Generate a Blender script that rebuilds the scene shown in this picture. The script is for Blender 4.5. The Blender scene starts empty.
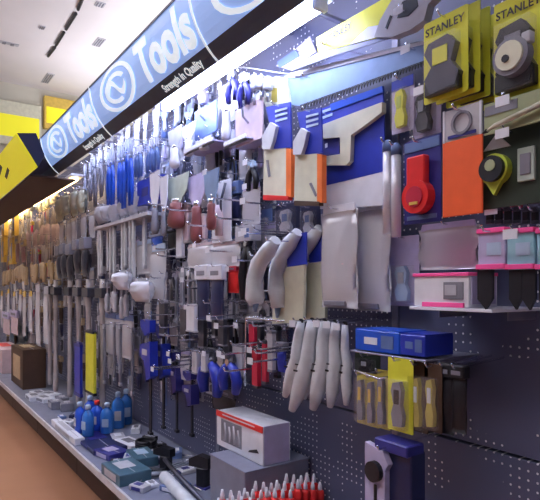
import bpy, bmesh, math, random
from mathutils import Vector, Matrix

random.seed(7)
sc = bpy.context.scene
C = sc.collection

# ------------------------------------------------------------------ camera
F, CX, HY = 540.0, 270.0, 287.0          # focal length, centre column, horizon row (pixels of 540x500)
TH = math.atan2(373.0, 540.0)            # angle between the aisle wall and the optical axis
CAMZ = 1.25
FWD = Vector((-math.cos(TH), math.sin(TH), 0)); RGT = Vector((math.sin(TH), math.cos(TH), 0))
cam_d = bpy.data.cameras.new('camera'); cam = bpy.data.objects.new('camera', cam_d); C.objects.link(cam)
cam.location = (0, 0, CAMZ)
cam.rotation_euler = (math.pi/2, 0, math.atan2(-FWD.x, FWD.y))
cam_d.sensor_width = 36; cam_d.lens = 36; cam_d.shift_y = (HY-250)/540; cam_d.clip_start = 0.02
sc.camera = cam

# ------------------------------------------------------------------ world, lights, exposure
w = bpy.data.worlds.new('store_ambient'); sc.world = w; w.use_nodes = True
w.node_tree.nodes['Background'].inputs[0].default_value = (0.70, 0.76, 1.0, 1)
w.node_tree.nodes['Background'].inputs[1].default_value = 0.08
vs = sc.view_settings
vs.view_transform = 'Standard'; vs.look = 'None'; vs.exposure = 0.0; vs.gamma = 1.0; vs.use_curve_mapping = False

def area(name, loc, rot, sx, sy, power, col):
    l = bpy.data.lights.new(name, 'AREA'); l.shape = 'RECTANGLE'; l.size = sx; l.size_y = sy
    l.energy = power; l.color = col
    o = bpy.data.objects.new(name, l); C.objects.link(o); o.location = loc; o.rotation_euler = rot
    return o
CEILZ = 4.9
for x in (0.5, -2.5, -5.5, -8.5):        # unseen area lights over this aisle and the next
    area('overhead_fill', (x, -1.6, CEILZ-0.62), (0, 0, 0), 1.5, 0.4, 5, (0.92, 0.93, 1.0))      # unseen store lighting shining down
    area('overhead_fill', (x, -1.6, CEILZ-0.58), (math.pi, 0, 0), 1.5, 0.4, 105, (0.90, 0.92, 1.0))  # uplight added to brighten the ceiling, no fitting modelled
    area('overhead_fill', (x, 3.2, CEILZ-1.5), (math.pi, 0, 0), 2.4, 1.2, 56, (0.96, 0.94, 1.0))  # uplight added behind the tool wall to brighten the visible ceiling

# ------------------------------------------------------------------ materials
def mat(name, col, rough=0.5, metal=0.0, vary=0.10, scale=18.0, bump=0.0, spec=0.5, coat=0.0):
    m = bpy.data.materials.get(name)
    if m: return m
    m = bpy.data.materials.new(name); m.use_nodes = True
    nt = m.node_tree; b = nt.nodes['Principled BSDF']
    b.inputs['Roughness'].default_value = rough; b.inputs['Metallic'].default_value = metal
    b.inputs['Specular IOR Level'].default_value = spec; b.inputs['Coat Weight'].default_value = coat
    tc = nt.nodes.new('ShaderNodeTexCoord'); n = nt.nodes.new('ShaderNodeTexNoise')
    n.inputs['Scale'].default_value = scale; n.inputs['Detail'].default_value = 4
    nt.links.new(tc.outputs['Object'], n.inputs['Vector'])
    r = nt.nodes.new('ShaderNodeValToRGB')
    r.color_ramp.elements[0].position = 0.3; r.color_ramp.elements[1].position = 0.7
    r.color_ramp.elements[0].color = tuple(max(0, c*(1-vary)) for c in col)+(1,)
    r.color_ramp.elements[1].color = tuple(min(1, c*(1+vary)) for c in col)+(1,)
    nt.links.new(n.outputs['Fac'], r.inputs['Fac']); nt.links.new(r.outputs['Color'], b.inputs['Base Color'])
    if bump:
        bp = nt.nodes.new('ShaderNodeBump'); bp.inputs['Strength'].default_value = bump
        nt.links.new(n.outputs['Fac'], bp.inputs['Height']); nt.links.new(bp.outputs['Normal'], b.inputs['Normal'])
    return m
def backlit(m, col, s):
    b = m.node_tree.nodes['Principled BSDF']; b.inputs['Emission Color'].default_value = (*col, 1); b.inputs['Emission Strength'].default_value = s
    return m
def emit(name, col, s):
    m = bpy.data.materials.new(name); m.use_nodes = True; nt = m.node_tree; nt.nodes.clear()
    e = nt.nodes.new('ShaderNodeEmission'); e.inputs[0].default_value = (*col, 1); e.inputs[1].default_value = s
    o = nt.nodes.new('ShaderNodeOutputMaterial'); nt.links.new(e.outputs[0], o.inputs[0]); return m
def clear(name, tint, opacity, gloss=0.25):
    m = bpy.data.materials.new(name); m.use_nodes = True; nt = m.node_tree; nt.nodes.clear()
    t = nt.nodes.new('ShaderNodeBsdfTransparent'); d = nt.nodes.new('ShaderNodeBsdfDiffuse'); g = nt.nodes.new('ShaderNodeBsdfGlossy')
    d.inputs[0].default_value = (*tint, 1); g.inputs['Roughness'].default_value = 0.18; g.inputs[0].default_value = (1, 1, 1, 1)
    tc = nt.nodes.new('ShaderNodeTexCoord'); n = nt.nodes.new('ShaderNodeTexNoise'); n.inputs['Scale'].default_value = 22
    bp = nt.nodes.new('ShaderNodeBump'); bp.inputs['Strength'].default_value = 0.5
    nt.links.new(tc.outputs['Object'], n.inputs['Vector']); nt.links.new(n.outputs['Fac'], bp.inputs['Height'])
    nt.links.new(bp.outputs['Normal'], g.inputs['Normal'])
    a = nt.nodes.new('ShaderNodeMixShader'); a.inputs[0].default_value = gloss
    nt.links.new(d.outputs[0], a.inputs[1]); nt.links.new(g.outputs[0], a.inputs[2])
    b = nt.nodes.new('ShaderNodeMixShader'); b.inputs[0].default_value = opacity
    nt.links.new(t.outputs[0], b.inputs[1]); nt.links.new(a.outputs[0], b.inputs[2])
    o = nt.nodes.new('ShaderNodeOutputMaterial'); nt.links.new(b.outputs[0], o.inputs[0]); return m
def pegboard(name, base, dot, pitch=0.025, r=0.0033):
    m = bpy.data.materials.new(name); m.use_nodes = True; nt = m.node_tree; b = nt.nodes['Principled BSDF']
    b.inputs['Roughness'].default_value = 0.42
    def math_(op, a, v=None, c=None):
        n = nt.nodes.new('ShaderNodeMath'); n.operation = op
        for i, q in enumerate((a, v, c)):
            if q is None: continue
            if isinstance(q, (int, float)): n.inputs[i].default_value = q
            else: nt.links.new(q, n.inputs[i])
        return n.outputs[0]
    g = nt.nodes.new('ShaderNodeNewGeometry'); s = nt.nodes.new('ShaderNodeSeparateXYZ')
    nt.links.new(g.outputs['Position'], s.inputs[0])
    def cell(q): return math_('SUBTRACT', math_('FRACT', math_('ADD', math_('DIVIDE', q, pitch), 1000.0)), 0.5)
    u = cell(s.outputs['X']); v = cell(s.outputs['Z'])
    d = math_('SQRT', math_('ADD', math_('MULTIPLY', u, u), math_('MULTIPLY', v, v)))
    hole = math_('LESS_THAN', d, r/pitch)  # light showing through the holes is painted as pale dots
    n = nt.nodes.new('ShaderNodeTexNoise'); n.inputs['Scale'].default_value = 6; nt.links.new(g.outputs['Position'], n.inputs['Vector'])
    keep = math_('GREATER_THAN', n.outputs['Fac'], 0.50)
    hole = math_('MULTIPLY', hole, keep)
    mx = nt.nodes.new('ShaderNodeMix'); mx.data_type = 'RGBA'
    mx.inputs[6].default_value = (*base, 1); mx.inputs[7].default_value = (*dot, 1)
    nt.links.new(hole, mx.inputs[0]); nt.links.new(mx.outputs[2], b.inputs['Base Color'])
    return m

M = dict(
 peg=pegboard('peg_panel', (0.11, 0.12, 0.21), (0.95, 0.95, 1.0)),
 post=mat('steel_post', (0.30, 0.30, 0.38), 0.35, 0.6),
 ceil=mat('ceiling_paint', (0.78, 0.74, 0.76), 0.9, vary=0.06, scale=0.8),
 farwall=mat('far_wall_paint', (0.62, 0.60, 0.52), 0.8, vary=0.10, scale=1.2),
 floor=mat('floor_brown', (0.44, 0.215, 0.125), 0.38, vary=0.10, scale=1.6),
 deck=mat('deck_steel', (0.22, 0.24, 0.33), 0.38, 0.1, vary=0.08),
 lip=mat('price_rail', (0.60, 0.60, 0.66), 0.4, 0.0),
 kick=mat('kick_panel', (0.045, 0.022, 0.022), 0.5),
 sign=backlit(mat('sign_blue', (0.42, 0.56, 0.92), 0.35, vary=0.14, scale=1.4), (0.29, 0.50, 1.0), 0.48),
 navy=mat('band_navy', (0.03, 0.07, 0.13), 0.35),
 white=mat('white_plastic', (0.78, 0.80, 0.88), 0.45, vary=0.06),
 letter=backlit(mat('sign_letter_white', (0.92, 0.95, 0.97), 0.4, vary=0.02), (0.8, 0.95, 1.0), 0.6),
 chrome=mat('chrome', (0.75, 0.76, 0.82), 0.22, 1.0, vary=0.05),
 steel=mat('tool_steel', (0.52, 0.54, 0.62), 0.32, 0.85, vary=0.10),
 satin=mat('satin_steel', (0.24, 0.35, 0.55), 0.5, 0.15, vary=0.08),
 darksteel=mat('dark_steel', (0.10, 0.10, 0.13), 0.35, 0.7),
 black=mat('black_rubber', (0.012, 0.012, 0.018), 0.45),
 grey=mat('grey_plastic', (0.22, 0.22, 0.27), 0.45),
 lgrey=mat('light_grey_plastic', (0.50, 0.50, 0.56), 0.45),
 lilac=mat('lilac_plastic', (0.48, 0.44, 0.66), 0.4),
 blue=mat('blue_plastic', (0.02, 0.04, 0.42), 0.35),
 bright=mat('bright_blue', (0.02, 0.10, 0.62), 0.3),
 sky=mat('sky_blue_plastic', (0.03, 0.17, 0.55), 0.35),
 midblue=mat('muted_blue', (0.12, 0.19, 0.42), 0.4),
 indigo=mat('indigo_card', (0.03, 0.03, 0.22), 0.4),
 dnavy=mat('dark_navy_card', (0.015, 0.02, 0.08), 0.4),
 cream=mat('cream_plastic', (0.70, 0.70, 0.55), 0.45, vary=0.08),
 bone=mat('bone_white', (0.64, 0.67, 0.72), 0.45, vary=0.10),
 palegreen=mat('pale_green_steel', (0.52, 0.60, 0.52), 0.4, 0.2),
 orange=mat('orange_card', (0.90, 0.13, 0.03), 0.45, vary=0.05),
 dorange=mat('orange_edge', (0.90, 0.20, 0.04), 0.4),
 red=mat('red_plastic', (0.78, 0.03, 0.03), 0.35),
 crimson=mat('crimson_strip', (0.55, 0.02, 0.06), 0.4),
 pink=mat('pink_strip', (0.95, 0.10, 0.36), 0.45, vary=0.05),
 pinkpack=mat('pale_pink_pack', (0.62, 0.48, 0.52), 0.5),
 yellow=mat('yellow_card', (0.72, 0.72, 0.045), 0.5, vary=0.06),
 lime=mat('lime_plastic', (0.50, 0.60, 0.06), 0.45),
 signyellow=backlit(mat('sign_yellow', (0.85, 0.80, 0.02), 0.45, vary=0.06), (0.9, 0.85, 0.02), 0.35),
 ochre=mat('ochre_card', (0.50, 0.42, 0.08), 0.5),
 gold=mat('golden_pack', (0.75, 0.52, 0.10), 0.5),
 tan=mat('tan_card', (0.48, 0.36, 0.22), 0.6),
 beige=mat('beige_handle', (0.52, 0.45, 0.38), 0.55),
 wood=mat('grey_wood', (0.47, 0.42, 0.42), 0.6, vary=0.2, scale=8),
 maroon=mat('red_brown_handle', (0.22, 0.065, 0.07), 0.4),
 brown=mat('dark_brown_carton', (0.07, 0.035, 0.02), 0.6),
 teal=mat('teal_box', (0.06, 0.14, 0.20), 0.4),
 palegreenpack=mat('pale_sage_pack', (0.52, 0.54, 0.42), 0.55),
 paleblue=mat('pale_blue_pack', (0.45, 0.58, 0.76), 0.45),
 aqua=mat('aqua_pack', (0.30, 0.55, 0.66), 0.45),
 dkgreen=mat('dark_green_card', (0.03, 0.045, 0.03), 0.45),
 olive=mat('sage_card', (0.34, 0.38, 0.22), 0.5),
 bag=clear('poly_bag', (0.88, 0.88, 0.94), 0.70, 0.18),
 blister=clear('clear_blister', (0.75, 0.76, 0.85), 0.13, 0.5),
 tube=emit('fluorescent_white', (0.62, 0.68, 1.0), 50.0),
 tube2=emit('fluorescent_soft_white', (0.64, 0.69, 1.0), 28.0),
 warmtube=emit('fluorescent_warm', (1.0, 0.68, 0.32), 16.0),
)

# ------------------------------------------------------------------ geometry helpers
def ray(px, py): return FWD + RGT*((px-CX)/F) + Vector((0, 0, (HY-py)/F))
def P(px, py, Y):                        # pixel -> point on the plane y = Y (parallel to the tool wall)
    d = ray(px, py); k = Y/d.y; return Vector((d.x*k, Y, CAMZ+d.z*k))
def G(px, py, Z):                        # pixel -> point on the level plane z = Z
    d = ray(px, py); k = (Z-CAMZ)/d.z; return Vector((d.x*k, d.y*k, Z))
def rect(x0, y0, x1, y1, Y):             # pixel box on a plane -> centre x, top z, width, height
    xc, yc = (x0+x1)/2, (y0+y1)/2
    a, b = P(x0, yc, Y), P(x1, yc, Y); t, u = P(xc, y0, Y), P(xc, y1, Y)
    return (a.x+b.x)/2, t.z, b.x-a.x, t.z-u.z

class MB:
    def __init__(s): s.v = []; s.f = []; s.sm = []
    def add(s, vs_, fs, smooth=False):
        n = len(s.v); s.v += [tuple(q) for q in vs_]
        for f in fs: s.f.append([i+n for i in f]); s.sm.append(smooth)
        return s
    def box(s, cx, cy, cz, sx, sy, sz, ch=None):
        if ch is None: ch = 0.12*min(sx, sy, sz)
        ch = min(ch, 0.006, 0.3*min(sx, sy, sz))
        hx, hy, hz = sx/2, sy/2, sz/2
        bm = bmesh.new()
        bmesh.ops.create_cube(bm, size=1, matrix=Matrix.Translation((cx, cy, cz)) @ Matrix.Diagonal((sx, sy, sz, 1)))
        if ch > 0: bmesh.ops.bevel(bm, geom=list(bm.edges), offset=ch, segments=1, affect='EDGES')
        bm.verts.index_update()
        s.add([v.co[:] for v in bm.verts], [[v.index for v in f.verts] for f in bm.faces]); bm.free(); return s
    def prism(s, pts, y0, y1):           # polygon in x,z given depth y0..y1
        n = len(pts)
        ar = sum(pts[i][0]*pts[(i+1) % n][1]-pts[(i+1) % n][0]*pts[i][1] for i in range(n))
        if ar < 0: pts = pts[::-1]
        a, b = min(y0, y1), max(y0, y1)
        vs_ = [(x, a, z) for x, z in pts]+[(x, b, z) for x, z in pts]
        fs = [list(range(n)), list(range(2*n-1, n-1, -1))]
        for i in range(n): j = (i+1) % n; fs.append([j, i, i+n, j+n])
        return s.add(vs_, fs)
    def tube(s, path, r, n=8, smooth=True):
        path = [Vector(p) for p in path]; m = len(path); rs = r if isinstance(r, (list, tuple)) else [r]*m
        vs_ = []; a = None
        for i, p in enumerate(path):
            t = (path[min(i+1, m-1)]-path[max(i-1, 0)]).normalized()
            if a is None: a = t.cross(Vector((0.31, 0.29, 0.91)) if abs(t.z) < 0.8 else Vector((1, 0.1, 0))).normalized()
            else:
                a = a-t*a.dot(t); a.normalize()
            b = t.cross(a)
            for k in range(n):
                q = 2*math.pi*k/n; vs_.append(p+rs[i]*(math.cos(q)*a+math.sin(q)*b))
        fs = [[i*n+k, i*n+(k+1) % n, (i+1)*n+(k+1) % n, (i+1)*n+k] for i in range(m-1) for k in range(n)]
        fs = [f[::-1] for f in fs]
        s.add(vs_, fs, smooth)
        nn = len(s.v)-m*n
        s.f.append([nn+k for k in range(n)]); s.sm.append(False)
        s.f.append([nn+(m-1)*n+k for k in range(n-1, -1, -1)]); s.sm.append(False)
        return s
    def lathe(s, prof, cx=0, cy=0, n=14, sy=1.0):  # prof: (radius, z)
        vs_ = []
        for r, z in prof:
            for k in range(n):
                a = 2*math.pi*k/n; vs_.append((cx+r*math.cos(a), cy+sy*r*math.sin(a), z))
        m = len(prof)
        fs = [[i*n+k, i*n+(k+1) % n, (i+1)*n+(k+1) % n, (i+1)*n+k] for i in range(m-1) for k in range(n)]
        s.add(vs_, fs, True); b = len(s.v)-m*n
        s.f.append([b+k for k in range(n-1, -1, -1)]); s.sm.append(False)
        s.f.append([b+(m-1)*n+k for k in range(n)]); s.sm.append(False); return s
    def disc(s, cx, cz, r, y0, y1, n=18, sz=1.0):
        return s.prism([(cx+r*math.cos(2*math.pi*k/n), cz+sz*r*math.sin(2*math.pi*k/n)) for k in range(n)], y0, y1)
    def ring(s, cx, cz, ro, ri, y0, y1, n=24, sz=1.0):
        for k in range(n):
            a, b = 2*math.pi*k/n, 2*math.pi*(k+1)/n
            s.prism([(cx+ro*math.cos(a), cz+sz*ro*math.sin(a)), (cx+ro*math.cos(b), cz+sz*ro*math.sin(b)),
                     (cx+ri*math.cos(b), cz+sz*ri*math.sin(b)), (cx+ri*math.cos(a), cz+sz*ri*math.sin(a))], y0, y1)
        return s
    def pillow(s, W, H, D, nx=8, nz=10, lump=0.15, cy=0.0, z0=0.0):   # filled bag hanging down from z0
        rnd = random.Random(int((W+H)*1e5)); vs_ = []
        for side in (-1, 1):
            for j in range(nz+1):
                for i in range(nx+1):
                    u, v = i/nx, j/nz
                    d = (max(0, math.sin(math.pi*u))**0.5)*(max(0, math.sin(math.pi*(v**0.7)))**0.5)
                    d *= 1+lump*rnd.uniform(-1, 1)
                    e = W*0.03*math.sin(v*9+side)
                    vs_.append((-W/2+W*u+(e if i in (0, nx) else 0), cy+side*max(0.0015, d*D/2), z0-H*v))
        n = (nx+1)*(nz+1); fs = []
        for j in range(nz):
            for i in range(nx):
                a = j*(nx+1)+i; q = [a, a+1, a+nx+2, a+nx+1]
                fs.append(q[::-1]); fs.append([k+n for k in q])
        bd = [(j, 0) for j in range(nz+1)]+[(nz, i) for i in range(1, nx+1)]+[(j, nx) for j in range(nz-1, -1, -1)]+[(0, i) for i in range(nx-1, -1, -1)]
        idx = [j*(nx+1)+i for j, i in bd]
        for k in range(len(idx)-1): fs.append([idx[k], idx[k+1], idx[k+1]+n, idx[k]+n])
        return s.add(vs_, fs, True)
    def obj(s, name, m, parent=None):
        me = bpy.data.meshes.new(name); me.from_pydata(s.v, [], s.f); me.update()
        me.polygons.foreach_set('use_smooth', s.sm)
        me.materials.append(M[m] if isinstance(m, str) else m)
        o = bpy.data.objects.new(name, me); C.objects.link(o)
        if parent is not None: o.parent = parent
        return o
def tag(o, label, cat, group=None):
    o['label'] = label; o['category'] = cat
    if group: o['group'] = group
    return o
def thing(name, label, cat, loc, group=None, rz=0.0, ry=0.0):
    o = bpy.data.objects.new(name, None); C.objects.link(o); o.location = loc; o.rotation_euler = (0, ry, rz)
    o.empty_display_size = 0.05
    return tag(o, label, cat, group)
def struct(o): o['kind'] = 'structure'; return o
def textmesh(body, size, bold=0.0):
    cu = bpy.data.curves.new('txt', 'FONT'); cu.body = body; cu.size = size; cu.align_x = 'CENTER'; cu.align_y = 'CENTER'
    cu.offset = bold; cu.resolution_u = 3
    o = bpy.data.objects.new('txt', cu); me = bpy.data.meshes.new_from_object(o)
    v = [tuple(q.co) for q in me.vertices]; f = [list(p.vertices) for p in me.polygons]
    bpy.data.objects.remove(o); bpy.data.curves.remove(cu); bpy.data.meshes.remove(me)
    return v, f
def text(name, body, size, m, parent, x, y, z, bold=0.0, tilt=0.0):   # flat print facing the aisle
    v, f = textmesh(body, size, bold); ca, sa = math.cos(tilt), math.sin(tilt)
    mb = MB(); mb.add([(x+q[0]*ca-q[1]*sa, y, z+q[0]*sa+q[1]*ca) for q in v], f); return mb.obj(name, m, parent)

# ------------------------------------------------------------------ the setting
WY = 1.375                               # face of the pegboard
DECK = 0.317
fl = struct(MB().box(-4.5, -1.0, -0.05, 16, 9, 0.1, 0).obj('floor', 'floor'))
ce = struct(MB().box(-4.5, 0.5, CEILZ+0.05, 16, 12, 0.1, 0).obj('ceiling', 'ceil'))
fw = struct(MB().box(-10.65, 0.5, CEILZ/2, 0.1, 12, CEILZ, 0).obj('wall_far', 'farwall'))
wb = struct(MB().box(-5.0, WY+0.045, 1.2, 11.1, 0.03, 2.4, 0).obj('wall_back', 'post'))
SEAM = CAMZ-0.457
BAY = 1.22
for k in range(-1, 8):
    x1 = -1.25-BAY*(k-1)+BAY*0; x0 = x1-BAY
    if x1 < -10: break
    MB().box((x0+x1)/2, WY+0.015, (SEAM+0.004+2.4)/2, BAY-0.03, 0.03, 2.4-SEAM-0.004, 0.002).obj('panel', 'peg', wb)
    MB().box((x0+x1)/2, WY+0.015, (SEAM-0.004+DECK)/2, BAY-0.03, 0.03, SEAM-0.004-DECK, 0.002).obj('panel', 'peg', wb)
    MB().box(x1, WY+0.012, 1.2, 0.028, 0.034, 2.4, 0.002).obj('upright_post', 'post', wb)
# dark ceiling track with gaps, two small vents
CT = [((86, -12), (78, 8)), ((76, 12), (66, 28)), ((64, 31), (56, 44)), ((55, 46), (48, 55))]
for i, (a, b) in enumerate(CT):
    p, q = G(*a, CEILZ), G(*b, CEILZ)
    o = MB().tube([(p.x, p.y, CEILZ-0.02), (q.x, q.y, CEILZ-0.02)], 0.022, 6, False).obj('trim_%d' % (i+1), 'black'); struct(o)
for i, (a, wx, wy) in enumerate([((99, 42), 0.30, 0.12), ((42, 27), 0.10, 0.08), ((4, 42), 0.08, 0.4), ((48, 78), 0.5, 0.12), ((100, 4), 0.12, 0.12)]):
    p = G(*a, CEILZ); t = thing('ceiling_vent', 'small grey slatted vent set into the pale ceiling', 'vent', (p.x, p.y, CEILZ), 'ceiling vents')
    MB().box(0, 0, -0.006, wx, wy, 0.012).obj('frame', 'lgrey', t)
    for j in range(3): MB().box(0, (j-1)*wy*0.28, -0.016, wx*0.85, wy*0.12, 0.01).obj('slat', 'grey', t)

# base shelves, one per bay
SF = 0.85
for k in range(0, 9):
    x1 = -0.03-BAY*k; x0 = x1-BAY+0.004; xm = (x0+x1)/2; L = x1-x0
    lab = {1: 'grey base shelf carrying the riser box and red drivers', 2: 'grey base shelf carrying the blue bottles and teal boxes', 3: 'grey base shelf under the sledge hammers and long white box'}.get(k)
    t = thing('base_shelf', lab or 'grey steel base shelf with white price rail along its front edge', 'shelf', (xm, SF, 0), None if lab else 'base shelves under the tool wall')
    MB().box(0, (WY-SF)/2, DECK-0.012, L, WY-SF-0.004, 0.024, 0.003).obj('deck', 'deck', t)
    MB().prism([(-L/2, DECK), (L/2, DECK), (L/2, DECK-0.036), (-L/2, DECK-0.036)], -0.012, 0.0).obj('price_rail', 'lip', t)
    MB().box(0, 0.16, (DECK-0.03)/2, L, 0.05, DECK-0.03, 0.003).obj('kick_panel', 'kick', t)

# ------------------------------------------------------------------ curved blue header signs
PROF = [(0.872, 2.352), (0.879, 2.305), (0.890, 2.259), (0.906, 2.218), (0.926, 2.182), (0.950, 2.150), (0.974, 2.124), (1.000, 2.103)]
ARC = [0.0]
for a, b in zip(PROF, PROF[1:]): ARC.append(ARC[-1]+math.hypot(b[0]-a[0], b[1]-a[1]))
def prof_at(s, off):                     # arc position from the top edge -> y, z pushed out by off
    s = max(0.0, min(ARC[-1]-1e-6, s)); i = 0
    while ARC[i+1] < s: i += 1
    a, b = PROF[i], PROF[i+1]; u = (s-ARC[i])/(ARC[i+1]-ARC[i])
    dy, dz = b[0]-a[0], b[1]-a[1]; L = math.hypot(dy, dz)
    return a[0]+u*dy+dz/L*off, a[1]+u*dz-dy/L*off
def sheet(x0, x1, s0, s1, off, th, n=12):
    mb = MB(); vs_ = []
    for o_ in (off, off-th):
        for j in range(n+1):
            y, z = prof_at(s0+(s1-s0)*j/n, o_); vs_ += [(x0, y, z), (x1, y, z)]
    m = 2*(n+1); fs = []
    for j in range(n):
        a = 2*j; fs.append([a, a+2, a+3, a+1]); fs.append([m+a, m+a+1, m+a+3, m+a+2])
        fs.append([a, m+a, m+a+2, a+2]); fs.append([a+1, a+3, m+a+3, m+a+1])
    fs.append([0, 1, m+1, m]); fs.append([2*n, m+2*n, m+2*n+1, 2*n+1])
    return mb.add(vs_, fs)
def curved_text(name, body, size, m, parent, xc, sc_, off, bold=0.0, squash=1.0):
    v, f = textmesh(body, size, bold)
    bm = bmesh.new(); bv = [bm.verts.new((q[0], q[1], 0)) for q in v]
    for q in f:
        try: bm.faces.new([bv[i] for i in q])
        except ValueError: pass
    bmesh.ops.triangulate(bm, faces=bm.faces)
    long_ = [e for e in bm.edges if e.calc_length() > size*0.15]
    bmesh.ops.subdivide_edges(bm, edges=long_, cuts=2); bmesh.ops.triangulate(bm, faces=bm.faces)
    bm.verts.index_update()
    mb = MB(); out = []
    for q in bm.verts:
        y, z = prof_at(sc_-q.co.y, off); out.append((xc+q.co.x*squash, y, z))
    mb.add(out, [[q.index for q in g.verts] for g in bm.faces]); bm.free()
    return mb.obj(name, m, parent)
SB = ARC[5]                              # where the dark band begins
HB = [(-0.575, 0.62), (-1.795, -0.575), (-3.020, -1.795), (-4.245, -3.020), (-5.1, -4.245)]
HB_LABEL = ['curved blue header sign holding the bright tube beside the yellow saw', 'curved blue header sign with large white Tools lettering above the saws',
            'curved blue header sign with white oval logo, Tools lettering and Strength in Quality slogan', 'curved blue header sign with short slogan, next to the yellow sign box',
            'plain dark navy header panel running behind the yellow sign box']
for i, (x0, x1) in enumerate(HB):
    t = thing('header_sign', HB_LABEL[i], 'sign', (0, 0, 0))
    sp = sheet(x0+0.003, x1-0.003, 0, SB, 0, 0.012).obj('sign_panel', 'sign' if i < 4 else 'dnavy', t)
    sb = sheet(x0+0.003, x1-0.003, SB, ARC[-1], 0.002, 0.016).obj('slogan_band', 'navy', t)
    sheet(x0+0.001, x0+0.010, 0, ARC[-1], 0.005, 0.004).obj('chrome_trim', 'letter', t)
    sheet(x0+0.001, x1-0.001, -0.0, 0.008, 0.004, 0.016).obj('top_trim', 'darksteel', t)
    for xb in (x0+0.03, x1-0.03):        # arms back to the pegboard
        MB().box(xb, (0.89+WY)/2, 2.33, 0.02, WY-0.89, 0.03).obj('bracket', 'post', t)
    if i < 4:
        L = x1-x0; xr = x1
        # oval emblem: outer ring, inner sweep
        ec, es = x0+0.31*L, ARC[-1]*0.40
        mb = MB()
        for ro, ri, a0, a1 in ((0.235, 0.200, 0, 24), (0.150, 0.112, 2, 19)):
            for k in range(a0, a1):
                aa, bb = 2*math.pi*k/24, 2*math.pi*(k+1)/24; qs = []
                for r_, a_ in ((ro, aa), (ro, bb), (ri, bb), (ri, aa)):
                    y, z = prof_at(es-r_*0.44*math.sin(a_), 0.004); qs.append((ec+r_*math.cos(a_), y, z))
                mb.add(qs, [[0, 1, 2, 3]])
        for k in range(8):                # sweep through the middle
            qs = []
            for u, hh in ((k/8, 1), ((k+1)/8, 1), ((k+1)/8, -1), (k/8, -1)):
                y, z = prof_at(es+0.012*hh-0.035*math.sin(u*6.28), 0.005); qs.append((ec-0.10+0.22*u, y, z))
            mb.add(qs, [[0, 1, 2, 3]])
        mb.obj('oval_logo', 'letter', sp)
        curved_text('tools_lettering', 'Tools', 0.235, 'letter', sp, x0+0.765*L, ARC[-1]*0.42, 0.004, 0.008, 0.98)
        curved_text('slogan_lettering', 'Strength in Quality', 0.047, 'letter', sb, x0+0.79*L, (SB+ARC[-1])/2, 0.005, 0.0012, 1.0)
# lamps under the blue header
for i, (x0, x1) in enumerate([(-2.50, -1.29), (-3.74, -2.56), (-4.27, -3.80), (-1.2, -0.1)]):
    if i == 3: continue
    z = 2.135 if i == 0 else 2.25
    t = thing('fluorescent_lamp', ['glowing white tube lamp ending beside the yellow saw sleeve', 'glowing white tube lamp behind the slogan band over the trowels',
              'glowing white tube lamp beside the yellow sign box', 'glowing white tube lamp over the yellow hanging cards'][i], 'lamp', ((x0+x1)/2, 1.09, z))
    L = x1-x0
    MB().box(0, 0, 0.035, L, 0.10, 0.03).obj('housing', 'white', t)
    MB().tube([(-L/2+0.02, 0, 0), (L/2-0.02, 0, 0)], 0.021, 10).obj('tube', 'tube' if i == 0 else 'tube2', t)
    for s in (-1, 1):
        MB().box(s*(L/2-0.012), 0, 0.005, 0.02, 0.05, 0.05).obj('socket', 'white', t)
        MB().box(s*L*0.4, (WY-1.09)/2, 0.042, 0.02, WY-1.09, 0.012).obj('arm', 'post', t)

# yellow sign box further along, deeper than the blue header
YX = -3.72
t = thing('yellow_sign_box', 'bright yellow sign box with dark navy end, beyond the blue header', 'sign', (YX, 0.75, 0))
YP = [(-0.125, 2.224), (-0.013, 2.242), (0.040, 2.107), (0.0, 2.025)]   # slanted slab: y (from the empty), z
def slab(x0, x1, prof):
    n = len(prof); mb = MB(); vs_ = [(x0, y, z) for y, z in prof]+[(x1, y, z) for y, z in prof]
    return mb.add(vs_, [list(range(n)), list(range(2*n-1, n-1, -1))]+[[j, i, i+n, j+n] for i in range(n) for j in [(i+1) % n]])
slab(-6.4, 0, YP).obj('box_body', 'dnavy', t)
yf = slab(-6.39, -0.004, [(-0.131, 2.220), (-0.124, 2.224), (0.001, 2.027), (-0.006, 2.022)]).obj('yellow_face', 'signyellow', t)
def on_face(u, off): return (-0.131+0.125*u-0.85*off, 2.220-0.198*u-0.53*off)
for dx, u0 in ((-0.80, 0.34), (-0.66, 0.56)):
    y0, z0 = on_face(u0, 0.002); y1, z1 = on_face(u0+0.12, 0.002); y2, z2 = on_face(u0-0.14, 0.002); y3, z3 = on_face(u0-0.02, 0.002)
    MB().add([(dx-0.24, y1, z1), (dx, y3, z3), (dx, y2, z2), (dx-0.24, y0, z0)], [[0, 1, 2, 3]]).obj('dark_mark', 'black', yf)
MB().box(-3.35, 0.175, 2.035, 6.0, 0.31, 0.014, 0.002).obj('soffit', 'brown', t)
for s in range(5):
    MB().box(-0.9-1.3*s, 0.02+(WY-0.775)/2, 2.12, 0.03, WY-0.78, 0.03).obj('bracket', 'post', t)
for i in range(3):
    x0 = -4.35-2.0*i; t = thing('fluorescent_lamp', 'warm glowing tube lamp under the yellow sign box', 'lamp', (x0-0.85, 1.17, 2.105), 'warm lamps under the yellow sign')
    MB().box(0, 0, 0.025, 1.7, 0.10, 0.02).obj('housing', 'white', t)
    MB().tube([(-0.8, 0, 0), (0.8, 0, 0)], 0.016, 8).obj('tube', 'warmtube', t)
    for s_ in (-0.6, 0.6): MB().box(s_, (WY-1.17)/2-0.004, 0.04, 0.02, WY-1.18, 0.012).obj('arm', 'post', t)

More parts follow.
